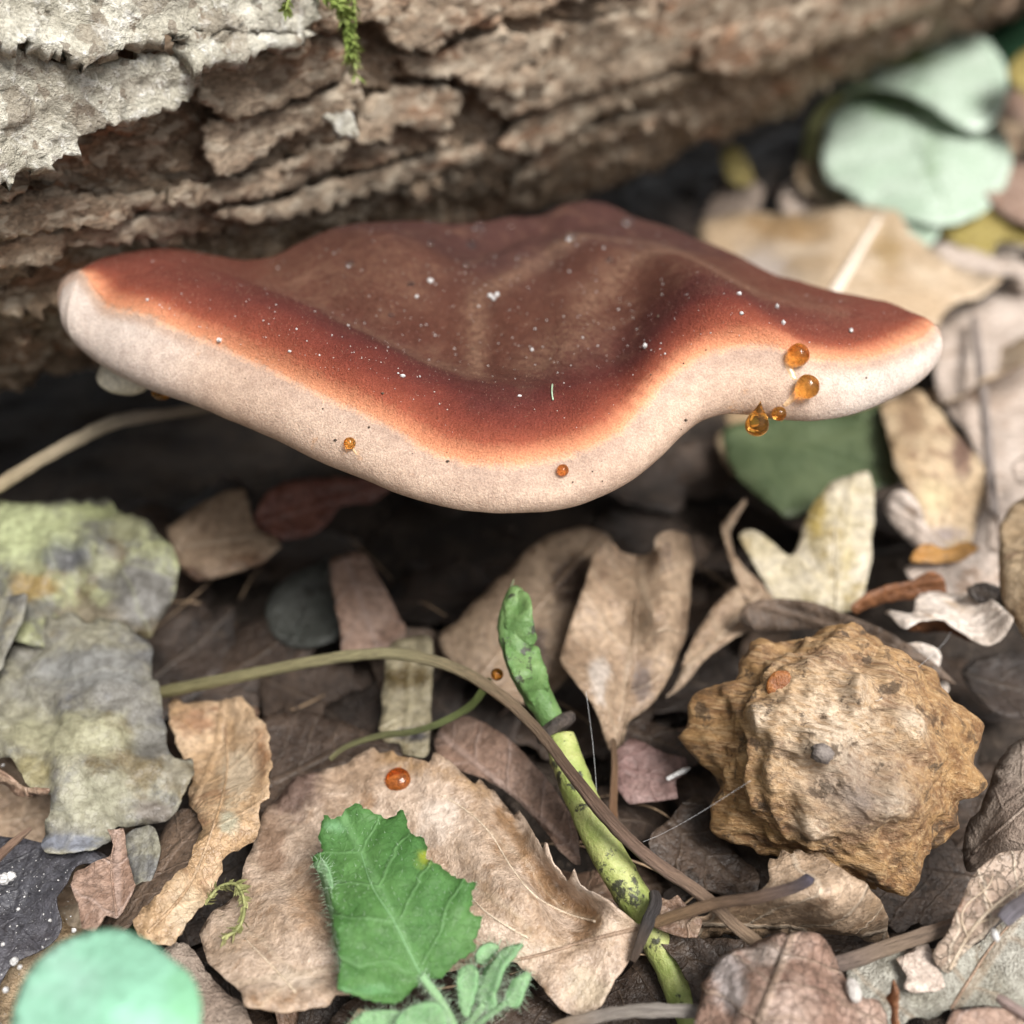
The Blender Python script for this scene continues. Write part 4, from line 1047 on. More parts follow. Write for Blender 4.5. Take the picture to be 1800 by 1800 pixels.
leaf('wrinkled reddish brown leaf with folds at the bottom right',
     '1228,1800 1240,1740 1262,1700 1300,1665 1345,1642 1395,1640 1420,1655 1450,1670 1475,1700 1490,1730 1510,1760 1545,1760 1560,1800 1560,1900 1230,1900',
     [(1228, 1800, 1.0), (1300, 1665, 1.35), (1395, 1642, 1.5), (1480, 1710, 1.2), (1550, 1770, .9), (1360, 1740, 1.85), (1300, 1860, 1.2), (1450, 1880, 1.3)], M_WRINK, rib=((1300, 1880), (1350, 1760), (1390, 1650)), wave=.09, wf=1.5, fine=.05, sp=11, ribr=0, jag=3, paint=[(1285, 1720, 45, 55, (.44, .385, .37), .9), (1340, 1670, 60, 22, (.40, .33, .29), .8), (1350, 1790, 30, 30, (.20, .14, .11), .7)])
leaf('rolled up tan leaf with pale side veins in front of the husk',
     '1205,1620 1215,1650 1250,1650 1290,1640 1345,1640 1420,1640 1490,1650 1550,1655 1562,1640 1556,1600 1540,1570 1510,1545 1475,1525 1440,1500 1418,1505 1400,1500 1395,1512 1375,1505 1368,1520 1350,1520 1352,1545 1340,1560 1300,1585 1250,1600',
     [(1205, 1620, .7), (1300, 1580, 1.2), (1360, 1515, 1.35), (1440, 1502, 1.4), (1540, 1570, 1.25), (1562, 1640, -.3), (1450, 1560, 1.75), (1400, 1645, -.3), (1250, 1650, .1), (1380, 1575, 1.55), (1450, 1610, 1.2), (1500, 1620, .8)],
     M_ROLL, rib=((1215, 1630), (1330, 1600), (1550, 1640)), wave=.03, sp=11, ribr=.0, jag=3, ribmat=M_RIB,
     veins=[[(1400, 1620), (1440, 1600), (1452, 1560), (1440, 1520)], [(1450, 1635), (1490, 1610), (1497, 1580), (1485, 1545)]])
leaf('torn brown leaf scrap with a frayed corner between the toothed leaf and the rolled leaf',
     '1150,1575 1175,1585 1192,1575 1210,1600 1235,1620 1225,1650 1205,1650 1170,1640 1140,1625 1140,1595', [(1150, 1575, .8), (1225, 1620, .75), (1150, 1625, .65)], M_BROWN, soft=False, wave=.04, sp=9)
leaf('brown leaf in the gap under the rolled leaf',
     '1170,1660 1220,1655 1330,1655 1420,1660 1380,1700 1280,1720 1240,1760 1215,1700', [(1170, 1660, .2), (1400, 1660, .3), (1240, 1750, .1)], M_DARK2, wave=.08)  # dark tone paints the shade under the roll
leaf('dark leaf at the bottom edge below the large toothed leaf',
     '700,1720 860,1700 920,1740 990,1790 1000,1900 700,1900 560,1850 590,1790', [(700, 1720, .0), (990, 1790, -.1), (700, 1890, .1)], M_DARK2, wave=.1)  # colour kept dark to paint a shaded gap here

leaf('dark frayed twig scrap against the smooth tan leaf at the right border',
     '1700,1035 1730,1028 1770,1040 1800,1060 1790,1085 1750,1060 1715,1055', [(1700, 1035, 1.9), (1800, 1060, 2.1), (1750, 1060, 1.9)], M_DARK, name='bark_scrap', cat='bark scrap', wave=.02, sp=7, jag=4, th=.06)
leaf('olive fringe of dry leaf hanging on the lower right of the toothed leaf',
     '1150,1640 1200,1640 1240,1655 1265,1690 1250,1740 1230,1790 1215,1740 1195,1700', [(1150, 1640, .3), (1265, 1690, .4), (1230, 1790, .1)], M_DARK2, wave=.06, sp=10)
# ---- behind the cap, right
leaf('large tan leaf with a pale stripe behind the right side of the cap',
     '1225,400 1290,385 1350,380 1420,372 1500,366 1570,375 1610,420 1680,470 1760,486 1720,520 1660,550 1640,580 1560,570 1430,540 1330,500 1260,460',
     [(1225, 400, .6), (1500, 366, 1.6), (1760, 486, 1.5), (1640, 580, 1.4), (1300, 480, .9), (1480, 460, 1.9)], M_BIGTAN, rib=((1440, 560), (1500, 460), (1545, 385)), wave=.25, wf=.3, sp=20, ribr=.16, ribmat=plain_mat('pale_rib', (.62, .54, .45), (.7, .62, .53), 3), paint=[(1390, 400, 110, 30, (.33, .215, .11), .9), (1560, 440, 40, 60, (.36, .25, .13), .8), (1330, 470, 80, 50, (.48, .41, .36), .8)])
leaf('pale curled leaf lying along the top of the large tan leaf',
     '1370,345 1400,318 1470,325 1560,335 1640,350 1700,360 1690,375 1600,370 1510,368 1430,378 1380,372', [(1370, 345, .5), (1500, 325, .9), (1690, 365, .7), (1430, 378, .5)], M_LILAC, wave=.12, wf=.6, sp=15)
leaf('olive yellow leaf right of the large tan leaf',
     '1630,365 1680,355 1760,375 1830,380 1830,440 1760,420 1735,460 1690,435 1640,400', [(1630, 365, 1.4), (1830, 380, 1.4), (1735, 455, .9)], M_OLIVE, wave=.15, sp=15)
leaf('small pale green leaf tucked beside the olive yellow leaf',
     '1565,370 1640,372 1650,405 1625,440 1590,420', [(1565, 370, 1.5), (1640, 372, 1.5), (1620, 440, 1.2)], M_IVY, name='green_leaf', wave=.1, sp=14)
leaf('pinkish leaf below the olive yellow leaf',
     '1640,430 1700,440 1790,455 1840,480 1830,500 1760,485 1690,475 1640,455', [(1640, 430, 1.0), (1830, 480, 1.2), (1690, 475, .9)], M_LILAC, wave=.1)
leaf('pinkish brown leaf tip at the right border beside the pale green leaves',
     '1728,185 1760,165 1840,150 1850,240 1800,220 1755,205', [(1728, 185, 3.2), (1840, 150, 3.4), (1840, 235, 2.8)], M_PINK, wave=.1)
leaf('brown leaf at the right border under the pale green leaves',
     '1690,310 1740,295 1850,285 1850,400 1780,385 1730,350 1700,335', [(1690, 310, 1.8), (1850, 285, 2.2), (1850, 390, 1.6)], M_PINK, wave=.15)
leaf('crumpled grey brown leaf in the dark gap below the log',
     '1235,380 1260,330 1300,310 1340,330 1330,370 1290,395 1250,410', [(1235, 380, .4), (1300, 310, 1.0), (1330, 370, .6)], M_FUZZ, wave=.2, wf=.9)
leaf('shrivelled olive leaf standing under the log right of the cap',
     '1268,270 1290,258 1310,275 1325,320 1300,330 1275,315', [(1268, 270, 1.9), (1310, 270, 1.9), (1300, 330, 1.0)], M_OLIVE, wave=.1)
leaf('large shaded leaf slope behind the cap under the log',
     '1100,330 1180,300 1260,290 1380,230 1420,250 1380,300 1300,400 1240,430 1170,400 1110,370', [(1100, 330, .2), (1380, 230, .4), (1240, 430, .1)], M_DARK, wave=.3, wf=.5)
leaf('dark green leaf far back in the top right corner',
     '1690,30 1760,10 1860,0 1870,110 1800,130 1730,110', [(1690, 30, 3.5), (1860, 0, 4.5), (1800, 130, 2.5)], M_DEEPGREEN, name='green_leaf', wave=.3, sp=22)
leaf('yellowing leaf edge at the right border above the pinkish tip',
     '1770,130 1800,90 1870,60 1870,170 1800,165', [(1770, 130, 4.5), (1870, 60, 5.5), (1870, 170, 4.2)], M_OLIVE, wave=.15)

# ================================================================ GREEN PLANTS
gl = empty('leafy_seedling', at_height(1415, 345, .2))
tag(gl, 'pair of glossy green leaves, paled by painted sky sheen, on a bent yellow green stalk beyond the cap', 'seedling')
def glleaf(*a, **k):
    return leaf(None, *a, parent=gl, name='leaf_blade', **k)
glleaf('1470,165 1520,118 1580,80 1640,60 1705,60 1752,92 1772,140 1762,195 1715,230 1660,208 1600,170 1540,158', [(1470, 165, 2.9), (1645, 60, 4.3), (1770, 140, 3.7), (1715, 228, 2.9), (1640, 140, 3.65)], M_IVY, paint=[(1570, 95, 90, 26, (.20, .25, .08), .9), (1500, 150, 50, 20, (.24, .30, .12), .9)], rib=((1480, 160), (1600, 140), (1760, 150)), wave=.06, sp=16, ribr=.05)
glleaf('1565,140 1610,165 1665,190 1720,190 1772,240 1775,300 1750,350 1700,385 1640,398 1560,375 1480,335 1448,300 1450,240 1468,190 1510,155', [(1565, 140, 2.9), (1460, 220, 2.3), (1480, 320, 1.7), (1650, 385, 1.6), (1768, 260, 2.2), (1610, 250, 2.35), (1680, 230, 2.6)], M_IVY, paint=[(1560, 175, 90, 50, (.16, .27, .12), .55), (1640, 270, 30, 80, (.24, .36, .20), .5)], rib=((1570, 145), (1605, 240), (1660, 350)), wave=.16, sp=17, ribr=.06)
V_, F_ = tube(pcurve([(1415, 345, .2), (1422, 275, .9), (1438, 205, 1.9), (1490, 160, 2.7), (1570, 135, 3.1)], 10), np.linspace(.30, .24, 41), 10)
mk('stalk', V_, F_, plain_mat('yellow_green_stalk', (.36, .37, .15), (.44, .45, .20), 2), parent=gl)

# nearest leaf, bottom left, out of focus
ml = empty('round_leaf_seedling', at_height(190, 1800, 0))
tag(ml, 'round mint green leaf out of focus in the bottom left corner', 'seedling')
leaf(None, '20,1830 32,1750 60,1700 105,1660 160,1638 215,1636 262,1655 296,1682 310,1692 330,1708 348,1740 352,1790 340,1840 300,1920 180,1990 60,1930', [(20, 1830, 3.4), (215, 1636, 3.7), (352, 1780, 3.9), (180, 1960, 3.0), (190, 1780, 3.95)], M_MINT, rib=((306, 1690), (200, 1790), (120, 1880)), wave=.03, sp=14, jag=.5, parent=ml, name='leaf_blade', ribr=0, th=.04, paint=[(340, 1760, 70, 160, (.20, .46, .26), .6), (100, 1720, 120, 120, (.34, .58, .46), .6)], pleat=(0, 1, 1), curl=.2)  # pale highlight painted at upper left, deeper green at right
V_, F_ = tube(np.array([at_height(190, 1800, z) + np.array([.1 * z, .35 * (3.7 - z), 0]) for z in np.linspace(-.6, 3.72, 14)]), .09, 8)
mk('stalk', V_, F_, M_GREEN_BACK, parent=ml)

# hairy toothed seedling at the bottom centre
hs_ = empty('hairy_seedling', at_height(780, 1800, .2))
tag(hs_, 'hairy seedling with one large toothed green leaf on the big tan leaf', 'seedling')
GL = '570,1462 573,1438 590,1442 608,1432 615,1425 632,1418 640,1428 655,1432 668,1432 680,1440 697,1436 703,1424 712,1432 716,1455 728,1478 742,1478 752,1492 745,1508 760,1520 790,1538 805,1545 822,1555 838,1552 826,1572 830,1590 826,1605 846,1615 838,1640 828,1655 835,1668 820,1680 800,1690 782,1712 770,1718 745,1722 730,1735 712,1752 690,1762 665,1758 640,1752 598,1738 596,1722 604,1690 598,1650 590,1600 580,1560 572,1520 552,1515 555,1505 572,1498 566,1478'
leaf(None, GL, [(580, 1440, 1.7), (700, 1430, 1.75), (838, 1600, 1.55), (600, 1735, 1.35), (740, 1718, 1.2), (700, 1580, 1.75), (570, 1520, 1.45), (640, 1600, 1.75), (770, 1560, 1.7)],
     M_GREEN, rib=((742, 1718), (715, 1665), (690, 1615), (655, 1560), (635, 1500)), soft=False, sp=11, wave=.05, wf=1.6, jag=2, parent=hs_, name='leaf_blade', ribmat=M_GREEN_BACK, ribr=.012, fine=.02, th=.03, teeth=(17, 4.5), pleat=(.03, .55, .7), paint=[(748, 1508, 22, 24, (.24, .28, .03), .7), (590, 1455, 26, 14, (.13, .27, .12), .8), (640, 1740, 60, 14, (.12, .27, .11), .7)])
leaf(None, '552,1512 572,1520 584,1580 594,1640 602,1690 600,1722 594,1700 584,1650 572,1590 560,1540', [(560, 1530, 1.5), (580, 1560, 1.62), (600, 1710, 1.42)], M_GREEN_BACK, parent=hs_, name='curled_leaf_edge', sp=8, wave=.0, jag=1)
small = [('918,1660 905,1680 890,1700 878,1725 870,1750 868,1770 850,1775 836,1760 838,1735 850,1710 862,1690 880,1668 900,1660', [(910, 1662, 1.3), (840, 1740, 1.0), (868, 1770, 1.0), (885, 1700, 1.35)]),
         ('930,1715 920,1740 910,1765 893,1768 888,1750 895,1730 910,1716 925,1708', [(928, 1712, 1.2), (890, 1760, 1.0), (912, 1760, 1.05)]),
         ('846,1668 862,1660 880,1668 866,1690 850,1700 836,1690', [(846, 1668, 1.3), (875, 1668, 1.25), (845, 1697, 1.15)]),
         ('700,1790 730,1770 765,1765 785,1785 780,1830 740,1850 700,1830', [(700, 1790, 1.2), (765, 1765, 1.35), (740, 1845, 1.1)]),
         ('615,1800 640,1780 680,1775 712,1785 715,1820 690,1860 640,1850 612,1830', [(615, 1800, 1.0), (690, 1776, 1.15), (650, 1850, .9)]),
         ('810,1700 830,1695 838,1715 830,1760 818,1785 808,1760 806,1725', [(815, 1698, 1.2), (835, 1710, 1.2), (818, 1780, 1.0)])]
for ol, an in small:
    leaf(None, ol, an, M_GREEN_BACK, parent=hs_, name='small_leaf', sp=8, wave=.05, wf=2.5, jag=2, th=.05)
for kn, r in (([(740, 1715, 1.22), (760, 1740, 1.1), (780, 1770, .9), (800, 1810, .6), (800, 1860, .1)], .06), ([(850, 1765, 1.0), (835, 1785, .85), (815, 1810, .6)], .05), ([(890, 1762, 1.0), (860, 1785, .8), (815, 1820, .5)], .04), ([(745, 1790, 1.2), (775, 1800, .85), (800, 1815, .5)], .05)):
    C_ = pcurve(kn, 8)
    V_, F_ = tube(C_, r, 8)
    mk('stalk', V_, F_, M_GREEN_BACK, parent=hs_)
M_HAIR = plain_mat('plant_hair', (.34, .48, .32), (.44, .58, .42), 5)
hb = Bag()
bpy.context.view_layer.update()
for ch in [c for c in hs_.children if c.type == 'MESH']:
    me = ch.data
    org = ORG[hs_.name]
    nv = len(me.vertices)
    isbig = ch.name.startswith('leaf_blade')
    for i in rng.choice(nv, min(nv, 650 if isbig else 320), replace=False):
        v = me.vertices[int(i)]
        p = np.array(v.co) / K + org; n = np.array(v.normal)
        L = (.06 if isbig else .14) * (.6 + .8 * rng.random())
        n = n + rng.normal(size=3) * .45; n /= np.linalg.norm(n)
        side = np.cross(n, rng.normal(size=3)); side /= np.linalg.norm(side)
        s2 = np.cross(n, side)
        r = .003 if isbig else .0035
        hb.add([p + side * r, p - side * r * .5 + s2 * r * .87, p - side * r * .5 - s2 * r * .87, p + n * L + np.array([0, 0, .15 * L])], [(0, 1, 3), (1, 2, 3), (2, 0, 3)])
tag(hb.mk('hairs', M_HAIR, parent=hs_), kind='stuff')

# ================================================================ SHOOT AND STEMS
sh = empty('young_shoot', at_height(1220, 1800, -.3))
tag(sh, 'pale green young shoot with a pointed bud and dark blotches', 'shoot')
def shoot_mat(name, c1, c2, blot):
    g = G(name); co = g.cm(rnd=False)
    n = g.noise(co, 1.6, 5, .6); n2 = g.noise(co, 9, 4, .7)
    c = g.mix(g.map(n, .38, .62), c1, c2)
    c = g.mix(g.map(g.noise(g.V('ADD', co, (3, 1, 7)), 2.4, 5, .72), .56, .63, 0, blot), c, (.035, .035, .025))
    c = g.mix(g.map(n2, .66, .72), c, (.06, .07, .03))
    return g.done(c, .5, g.bump(g.M('ADD', n, g.M('MULTIPLY', n2, .3)), .1), .4, Subsurface_Weight=.15, Subsurface_Radius=(.001, .002, .0005))
M_SH1 = shoot_mat('shoot_stem', (.25, .30, .085), (.36, .38, .14), .95)
M_SH2 = shoot_mat('shoot_bud', (.085, .165, .050), (.145, .235, .085), .95)
C_ = pcurve([(1290, 1900, -.5), (1225, 1800, -.25), (1180, 1700, .0), (1135, 1610, .35), (1085, 1530, .75), (1040, 1440, 1.05), (1005, 1360, 1.25), (985, 1300, 1.4)], 10)
V_, F_ = tube(C_, np.interp(np.linspace(0, 1, len(C_)), [0, .5, .75, 1], [.23, .25, .26, .25]), 16, rough=.14)
mk('stem', V_, F_, M_SH1, parent=sh)
C_ = pcurve([(984, 1288, 1.42), (977, 1278, 1.47), (970, 1268, 1.52)], 6)
V_, F_ = tube(C_, [.25, .28, .30, .31, .32, .32, .32, .31, .31, .30, .29, .27, .25], 26, rough=.55, seed=4)
mk('node_ring', V_, F_, plain_mat('node_ring_bark', (.04, .032, .028), (.085, .066, .055), 6, bumpd=.1), parent=sh)
C_ = pcurve([(972, 1270, 1.5), (945, 1222, 1.85), (918, 1165, 2.25), (900, 1100, 2.65), (905, 1050, 2.9), (908, 1030, 3.0)], 10)
V_, F_ = tube(C_, np.interp(np.linspace(0, 1, len(C_)), [0, .2, .42, .6, .62, .75, .9, 1], [.19, .23, .26, .24, .22, .19, .13, .03]), 18, rough=.16, seed=9)
mk('bud', V_, F_, M_SH2, parent=sh)
C_ = pcurve([(905, 1058, 2.9), (898, 1040, 2.98), (903, 1018, 3.08)], 5)
V_, F_ = tube(C_, np.linspace(.07, .012, len(C_)), 7)
mk('bud_tip', V_, F_, plain_mat('dry_bud_tip', (.12, .13, .07), (.2, .2, .12), 8), parent=sh)
leaf(None, '892,1060 905,1040 925,1042 935,1068 938,1095 945,1120 938,1135 915,1130 892,1128 884,1100', [(905, 1040, 3.05), (940, 1130, 2.62), (888, 1120, 2.66), (914, 1095, 2.95)], M_SH2, paint=[], parent=sh, name='bract', sp=6, wave=.05, wf=2.5, jag=2, th=.03, ribr=0)
leaf(None, '888,1130 905,1128 925,1132 945,1140 958,1165 966,1195 968,1225 972,1255 955,1258 935,1235 912,1205 895,1170', [(890, 1135, 2.6), (945, 1140, 2.5), (970, 1250, 1.75), (935, 1235, 1.95), (925, 1180, 2.55)], M_SH2, paint=[], parent=sh, name='bract', sp=6, wave=.05, wf=2.5, jag=2, th=.03, ribr=0)

def stem(name, label, cat, knots, r, mat, seg=16, rough=.15, n=16):
    r = [q * .86 for q in r]
    C_ = pcurve(knots, n)
    V_, F_ = tube(C_, np.interp(np.linspace(0, 1, len(C_)), np.linspace(0, 1, len(r)), r), seg, rough=rough, seed=len(ORG))
    al = np.repeat(np.linspace(0, 1, len(C_)), seg)
    cm_ = np.repeat(np.r_[0, np.cumsum(np.linalg.norm(np.diff(C_, axis=0), axis=1))], seg)
    an = np.tile(np.arange(seg) * 2 * math.pi / seg, len(C_))
    # ridges along the stem
    ctr = np.repeat(C_, seg, axis=0)
    q = np.stack([cm_ * .5, np.cos(an) * 1.6, np.sin(an) * 1.6 + len(ORG)], 1)
    V_ = ctr + (V_ - ctr) * (1 + .22 * fbm(q, 3) + .10 * fbm(q * np.array([4, 1.5, 1.5]), 2))[:, None]
    return tag(mk(name, V_, F_, mat, attr={'along': al, 'cmal': cm_, 'ca': np.cos(an), 'sa': np.sin(an)}), label, cat)
def stem_mat(name, stops, c3=(.06, .045, .035)):
    g = G(name); co = g.cm(rnd=False)
    fv = g.comb(g.M('MULTIPLY', g.attr('cmal'), .9), g.M('MULTIPLY', g.attr('ca'), 1.3), g.M('MULTIPLY', g.attr('sa'), 1.3))
    n = g.noise(fv, 2.2, 5, .65); n2 = g.noise(g.V('ADD', fv, (4, 2, 9)), 5, 5, .72)
    c = g.ramp(g.M('ADD', g.attr('along'), g.M('MULTIPLY', g.M('SUBTRACT', n, .5), .15)), stops)
    c = g.mix(g.map(n2, .55, .7, 0, .7), c, c3)
    c = g.mix(1.0, c, g.mix(g.map(n, .3, .7), (.75, .75, .75), (1.2, 1.2, 1.2)), 'MULTIPLY')
    return g.done(c, .65, g.bump(g.M('ADD', n, g.M('MULTIPLY', n2, .7)), .12), .3)
stem('arching_stem', 'thin arching stem, olive at the left and brown where it crosses the shoot', 'stem',
     [(240, 1225, .5), (300, 1214, .85), (440, 1185, 1.3), (600, 1155, 1.7), (700, 1150, 1.95), (800, 1175, 2.1), (880, 1222, 2.15), (950, 1290, 2.05), (1015, 1375, 1.85), (1080, 1452, 1.6), (1150, 1515, 1.3), (1230, 1570, 1.1), (1290, 1625, 1.0), (1340, 1665, .9)],
     [.10, .12, .12, .115, .11, .11, .11, .10, .105, .115, .115, .11, .10, .10], stem_mat('arching_stem_skin', [(0, (.20, .18, .075)), (.3, (.36, .32, .18)), (.45, (.26, .19, .12)), (.6, (.13, .08, .055)), (.75, (.20, .13, .095)), (1, (.34, .24, .16))]))
stem('green_tendril', 'thin dull green tendril hanging under the arching stem', 'tendril',
     [(860, 1195, 1.75), (848, 1215, 1.5), (825, 1242, 1.3), (780, 1268, 1.2), (730, 1285, 1.1), (670, 1293, .95), (610, 1312, .8), (580, 1335, .7)], [.05, .08, .075, .065, .06, .055, .05, .04], stem_mat('tendril_skin', [(0, (.20, .26, .07)), (.5, (.14, .16, .06)), (1, (.24, .22, .11))]))
stem('dry_stalk', 'bent pale dry stalk crossing the shade under the left of the cap', 'stalk',
     [(-90, 900, 2.2), (0, 853, 2.6), (60, 815, 2.8), (130, 775, 3.0), (190, 747, 3.05), (238, 735, 3.05), (290, 728, 2.95), (400, 710, 2.7), (520, 690, 2.3)], [.15, .15, .145, .15, .15, .16, .13, .12, .1], stem_mat('dry_stalk_skin', [(0, (.42, .33, .20)), (.5, (.50, .42, .31)), (.62, (.44, .36, .28)), (1, (.30, .22, .14))]))
stem('twig', 'straight brown twig with a purple tip in front of the rolled leaf', 'twig',
     [(1150, 1622, .95), (1200, 1606, 1.15), (1260, 1588, 1.4), (1330, 1578, 1.7), (1390, 1562, 1.85), (1418, 1548, 1.95), (1424, 1540, 2.0)], [.09, .09, .085, .09, .085, .09, .07], stem_mat('purple_tip_twig', [(0, (.30, .19, .10)), (.5, (.20, .13, .09)), (.75, (.12, .095, .10)), (1, (.10, .09, .13))]))
stem('dark_twig', 'short dark twig lying across the pointed end of the large toothed leaf', 'twig',
     [(1150, 1570, 1.0), (1152, 1590, 1.0), (1140, 1620, .98), (1128, 1650, .9), (1112, 1690, .75)], [.09, .11, .11, .09, .05], stem_mat('dark_twig_skin', [(0, (.075, .062, .058)), (.5, (.05, .045, .045)), (1, (.13, .09, .065))]))
stem('grey_twig', 'grey twig running out from under the wrinkled leaf to the veined leaf', 'twig',
     [(1440, 1700, .9), (1490, 1690, 1.0), (1540, 1672, 1.05), (1600, 1652, 1.1), (1660, 1632, 1.05), (1700, 1620, .9)], [.11, .12, .12, .11, .11, .08], stem_mat('grey_twig_skin', [(0, (.26, .20, .18)), (.5, (.34, .25, .18)), (1, (.22, .16, .13))]))
stem('fuzzy_stem', 'pale fuzzy stem lying along the bottom edge right of the seedling', 'stem',
     [(960, 1815, .45), (1010, 1798, .55), (1060, 1785, .65), (1120, 1778, .72), (1180, 1776, .75), (1250, 1780, .75)], [.09, .1, .1, .1, .1, .1], stem_mat('fuzzy_stem_skin', [(0, (.42, .30, .2)), (.4, (.36, .31, .27)), (1, (.44, .40, .36))]), rough=.3)
stem('pink_twig', 'smooth pink twig end in the bottom right corner', 'twig', [(1752, 1752, 1.3), (1765, 1760, 1.3), (1800, 1782, 1.3), (1860, 1815, 1.25)], [.045, .075, .08, .08], stem_mat('pink_twig_skin', [(0, (.55, .42, .38)), (1, (.5, .36, .32))]), rough=.05)
stem('broken_twig', 'broken bluish grey twig end at the right border over the veined leaf', 'twig', [(1762, 1618, 1.75), (1780, 1602, 1.85), (1810, 1580, 2.0), (1870, 1545, 2.2)], [.1, .12, .13, .13], stem_mat('broken_twig_skin', [(0, (.30, .28, .32)), (1, (.2, .17, .17))]), rough=.3)
stem('bark_splinter', 'reddish brown splinter over the dark soaked leaf at the left border', 'splinter', [(-40, 1530, 1.0), (0, 1502, 1.1), (30, 1475, 1.15), (55, 1455, 1.2)], [.1, .09, .07, .03], stem_mat('splinter_skin', [(0, (.22, .13, .09)), (1, (.36, .24, .17))]), rough=.3)
stem('thin_stalk', 'upright reddish leaf stalk below the tall folded leaf', 'stalk', [(1078, 1300, .6), (1080, 1350, .5), (1078, 1400, .35), (1078, 1445, .15)], [.05, .07, .08, .08], stem_mat('thin_stalk_skin', [(0, (.20, .13, .08)), (1, (.28, .15, .08))]))
stem('straight_grey_stalk', 'long straight grey stalk lying far back near the right border', 'stalk', [(1712, 560, .7), (1722, 640, .9), (1735, 760, 1.1), (1745, 900, 1.3)], [.12, .13, .13, .12], stem_mat('far_stalk_skin', [(0, (.34, .28, .25)), (1, (.4, .34, .31))]))

# ================================================================ HUSK
hc = at_depth(1468, 1325, 17.3)
SV, SF = sphere(170, 260)
toc = CAM - hc; toc /= np.linalg.norm(toc)
upv = UP - toc * (UP @ toc); upv /= np.linalg.norm(upv)
rtv = np.cross(upv, toc); rtv = rtv if rtv[0] > 0 else -rtv
def hdir(dx, dy, dz):
    v = np.array([dx, dy, dz], float); return v / np.linalg.norm(v)
spk = [(-170, 215, -20, .20), (-232, 85, 30, .17), (-262, 0, 0, .22), (-215, -150, 40, .20), (-50, -225, 40, .12), (120, -215, 60, .20), (215, -150, 0, .16), (268, -45, 20, .20), (232, 65, -20, .18), (165, 160, -60, .14), (10, 225, -40, .10),
       (-130, 60, 190, .10), (130, 60, 190, .13), (-40, -130, 190, .14), (100, -80, 220, .10), (-20, 10, 260, .08), (40, 130, 200, .08), (-120, -60, 200, .08), (180, 20, 150, .07), (0, 60, 240, .06)]
loc = np.stack([SV @ np.eye(3)[0], SV[:, 1], SV[:, 2]], 1)
rad = 1.68 + .24 * fbm(loc * 1.7 + 2, 3) + .34 * (.30 - np.abs(fbm(loc * 1.9 + 11, 2))) + .12 * (.3 - np.abs(fbm(loc * 4.5 + 21, 2)))
for dx, dy, dz, a in spk:
    ang = np.arccos(np.clip(loc @ hdir(dx, dy, dz), -1, 1))
    rad = rad + a * 2.3 * np.exp(-(ang / (.16 + .10 * ((dx * 7 + dy * 3) % 10) / 10)) ** 1.9)
# fibres run between the spines
fp = loc @ np.array([[.8, .6, 0], [-.6, .8, 0], [0, 0, 1.0]])
rad = rad + .06 * fbm(fp * np.array([2.0, 6.0, 4]) + 7, 4, .6) + .028 * fbm(fp * np.array([4.0, 18, 9]) + 17, 3, .6)
wl_ = loc * rad[:, None]
HV = hc + wl_[:, :1] * rtv + wl_[:, 1:2] * upv + wl_[:, 2:] * toc * .86
pale = np.exp(-((loc[:, 0] + .02) / .5) ** 2 - ((loc[:, 1] - .18) / .55) ** 2) * (loc[:, 2] > 0)
for dx, dy, dz, a in spk[11:16]:
    ang = np.arccos(np.clip(loc @ hdir(dx, dy, dz), -1, 1)); pale = np.maximum(pale, np.exp(-(ang / .16) ** 2))
grey = np.exp(-((loc[:, 0] - .16) / .34) ** 2 - ((loc[:, 1] + .24) / .30) ** 2) * (loc[:, 2] > 0)
def husk_mat():
    g = G('husk_fibre'); co = g.cm(rnd=False)
    v = g.V('MULTIPLY', co, (1, 1, 1))
    mp = g.n.new('ShaderNodeMapping'); g.l.new(v, mp.inputs[0]); mp.inputs['Rotation'].default_value = (0, .62, .6)
    v2 = g.V('MULTIPLY', mp.outputs[0], (.4, 2.6, 2.2))
    n = g.noise(v2, 1.4, 6, .65, .4); n2 = g.noise(v2, 5, 5, .7); n3 = g.noise(co, 1.0, 4)
    c = g.mix(g.map(n, .36, .62), (.19, .092, .034), (.40, .235, .098))
    c = g.mix(g.M('MULTIPLY', g.map(n2, .48, .66), .6), c, (.54, .37, .20))
    c = g.mix(g.M('MULTIPLY', g.attr('pale'), g.map(n2, .3, .6, .25, .95)), c, (.70, .57, .43))
    c = g.mix(g.M('MULTIPLY', g.attr('grey'), g.map(n3, .35, .6, .5, 1.0)), c, (.20, .165, .145))
    c = g.mix(g.map(g.noise(g.V('ADD', co, (2, 6, 5)), 2.2, 5, .7), .56, .64, 0, .8), c, (.06, .04, .025))
    c = g.mix(1.0, c, g.mix(g.map(g.noise(v2, 9, 4, .7), .3, .7), (.8, .78, .76), (1.15, 1.15, 1.15)), 'MULTIPLY')
    c = g.mix(g.map(g.noise(g.V('MULTIPLY', mp.outputs[0], (.8, 2.4, 2.2)), .9, 5, .7, .8), .54, .66, 0, .75), c, (.085, .05, .026))  # dark noise patches imitate the husk's darker hollows
    return g.done(c, .5, g.bump(g.M('ADD', n, g.M('MULTIPLY', n2, .7)), .14), .5)
husk = tag(mk('prickly_husk', HV, SF, husk_mat(), attr={'pale': pale, 'grey': grey}), 'golden brown knobbly seed husk with blunt spines on the right', 'seed husk')
SV2, SF2 = sphere(10, 14)
kp = hc + 1.72 * (hdir(-25, 0, 260)[0] * rtv + hdir(-25, 0, 260)[1] * upv + .97 * toc)
mk('stub', kp + SV2 * np.array([.17, .12, .14]) * (1 + .7 * fbm(SV2 * 1.6, 2))[:, None], SF2, plain_mat('husk_stub', (.13, .11, .10), (.20, .17, .15), 6), parent=husk)
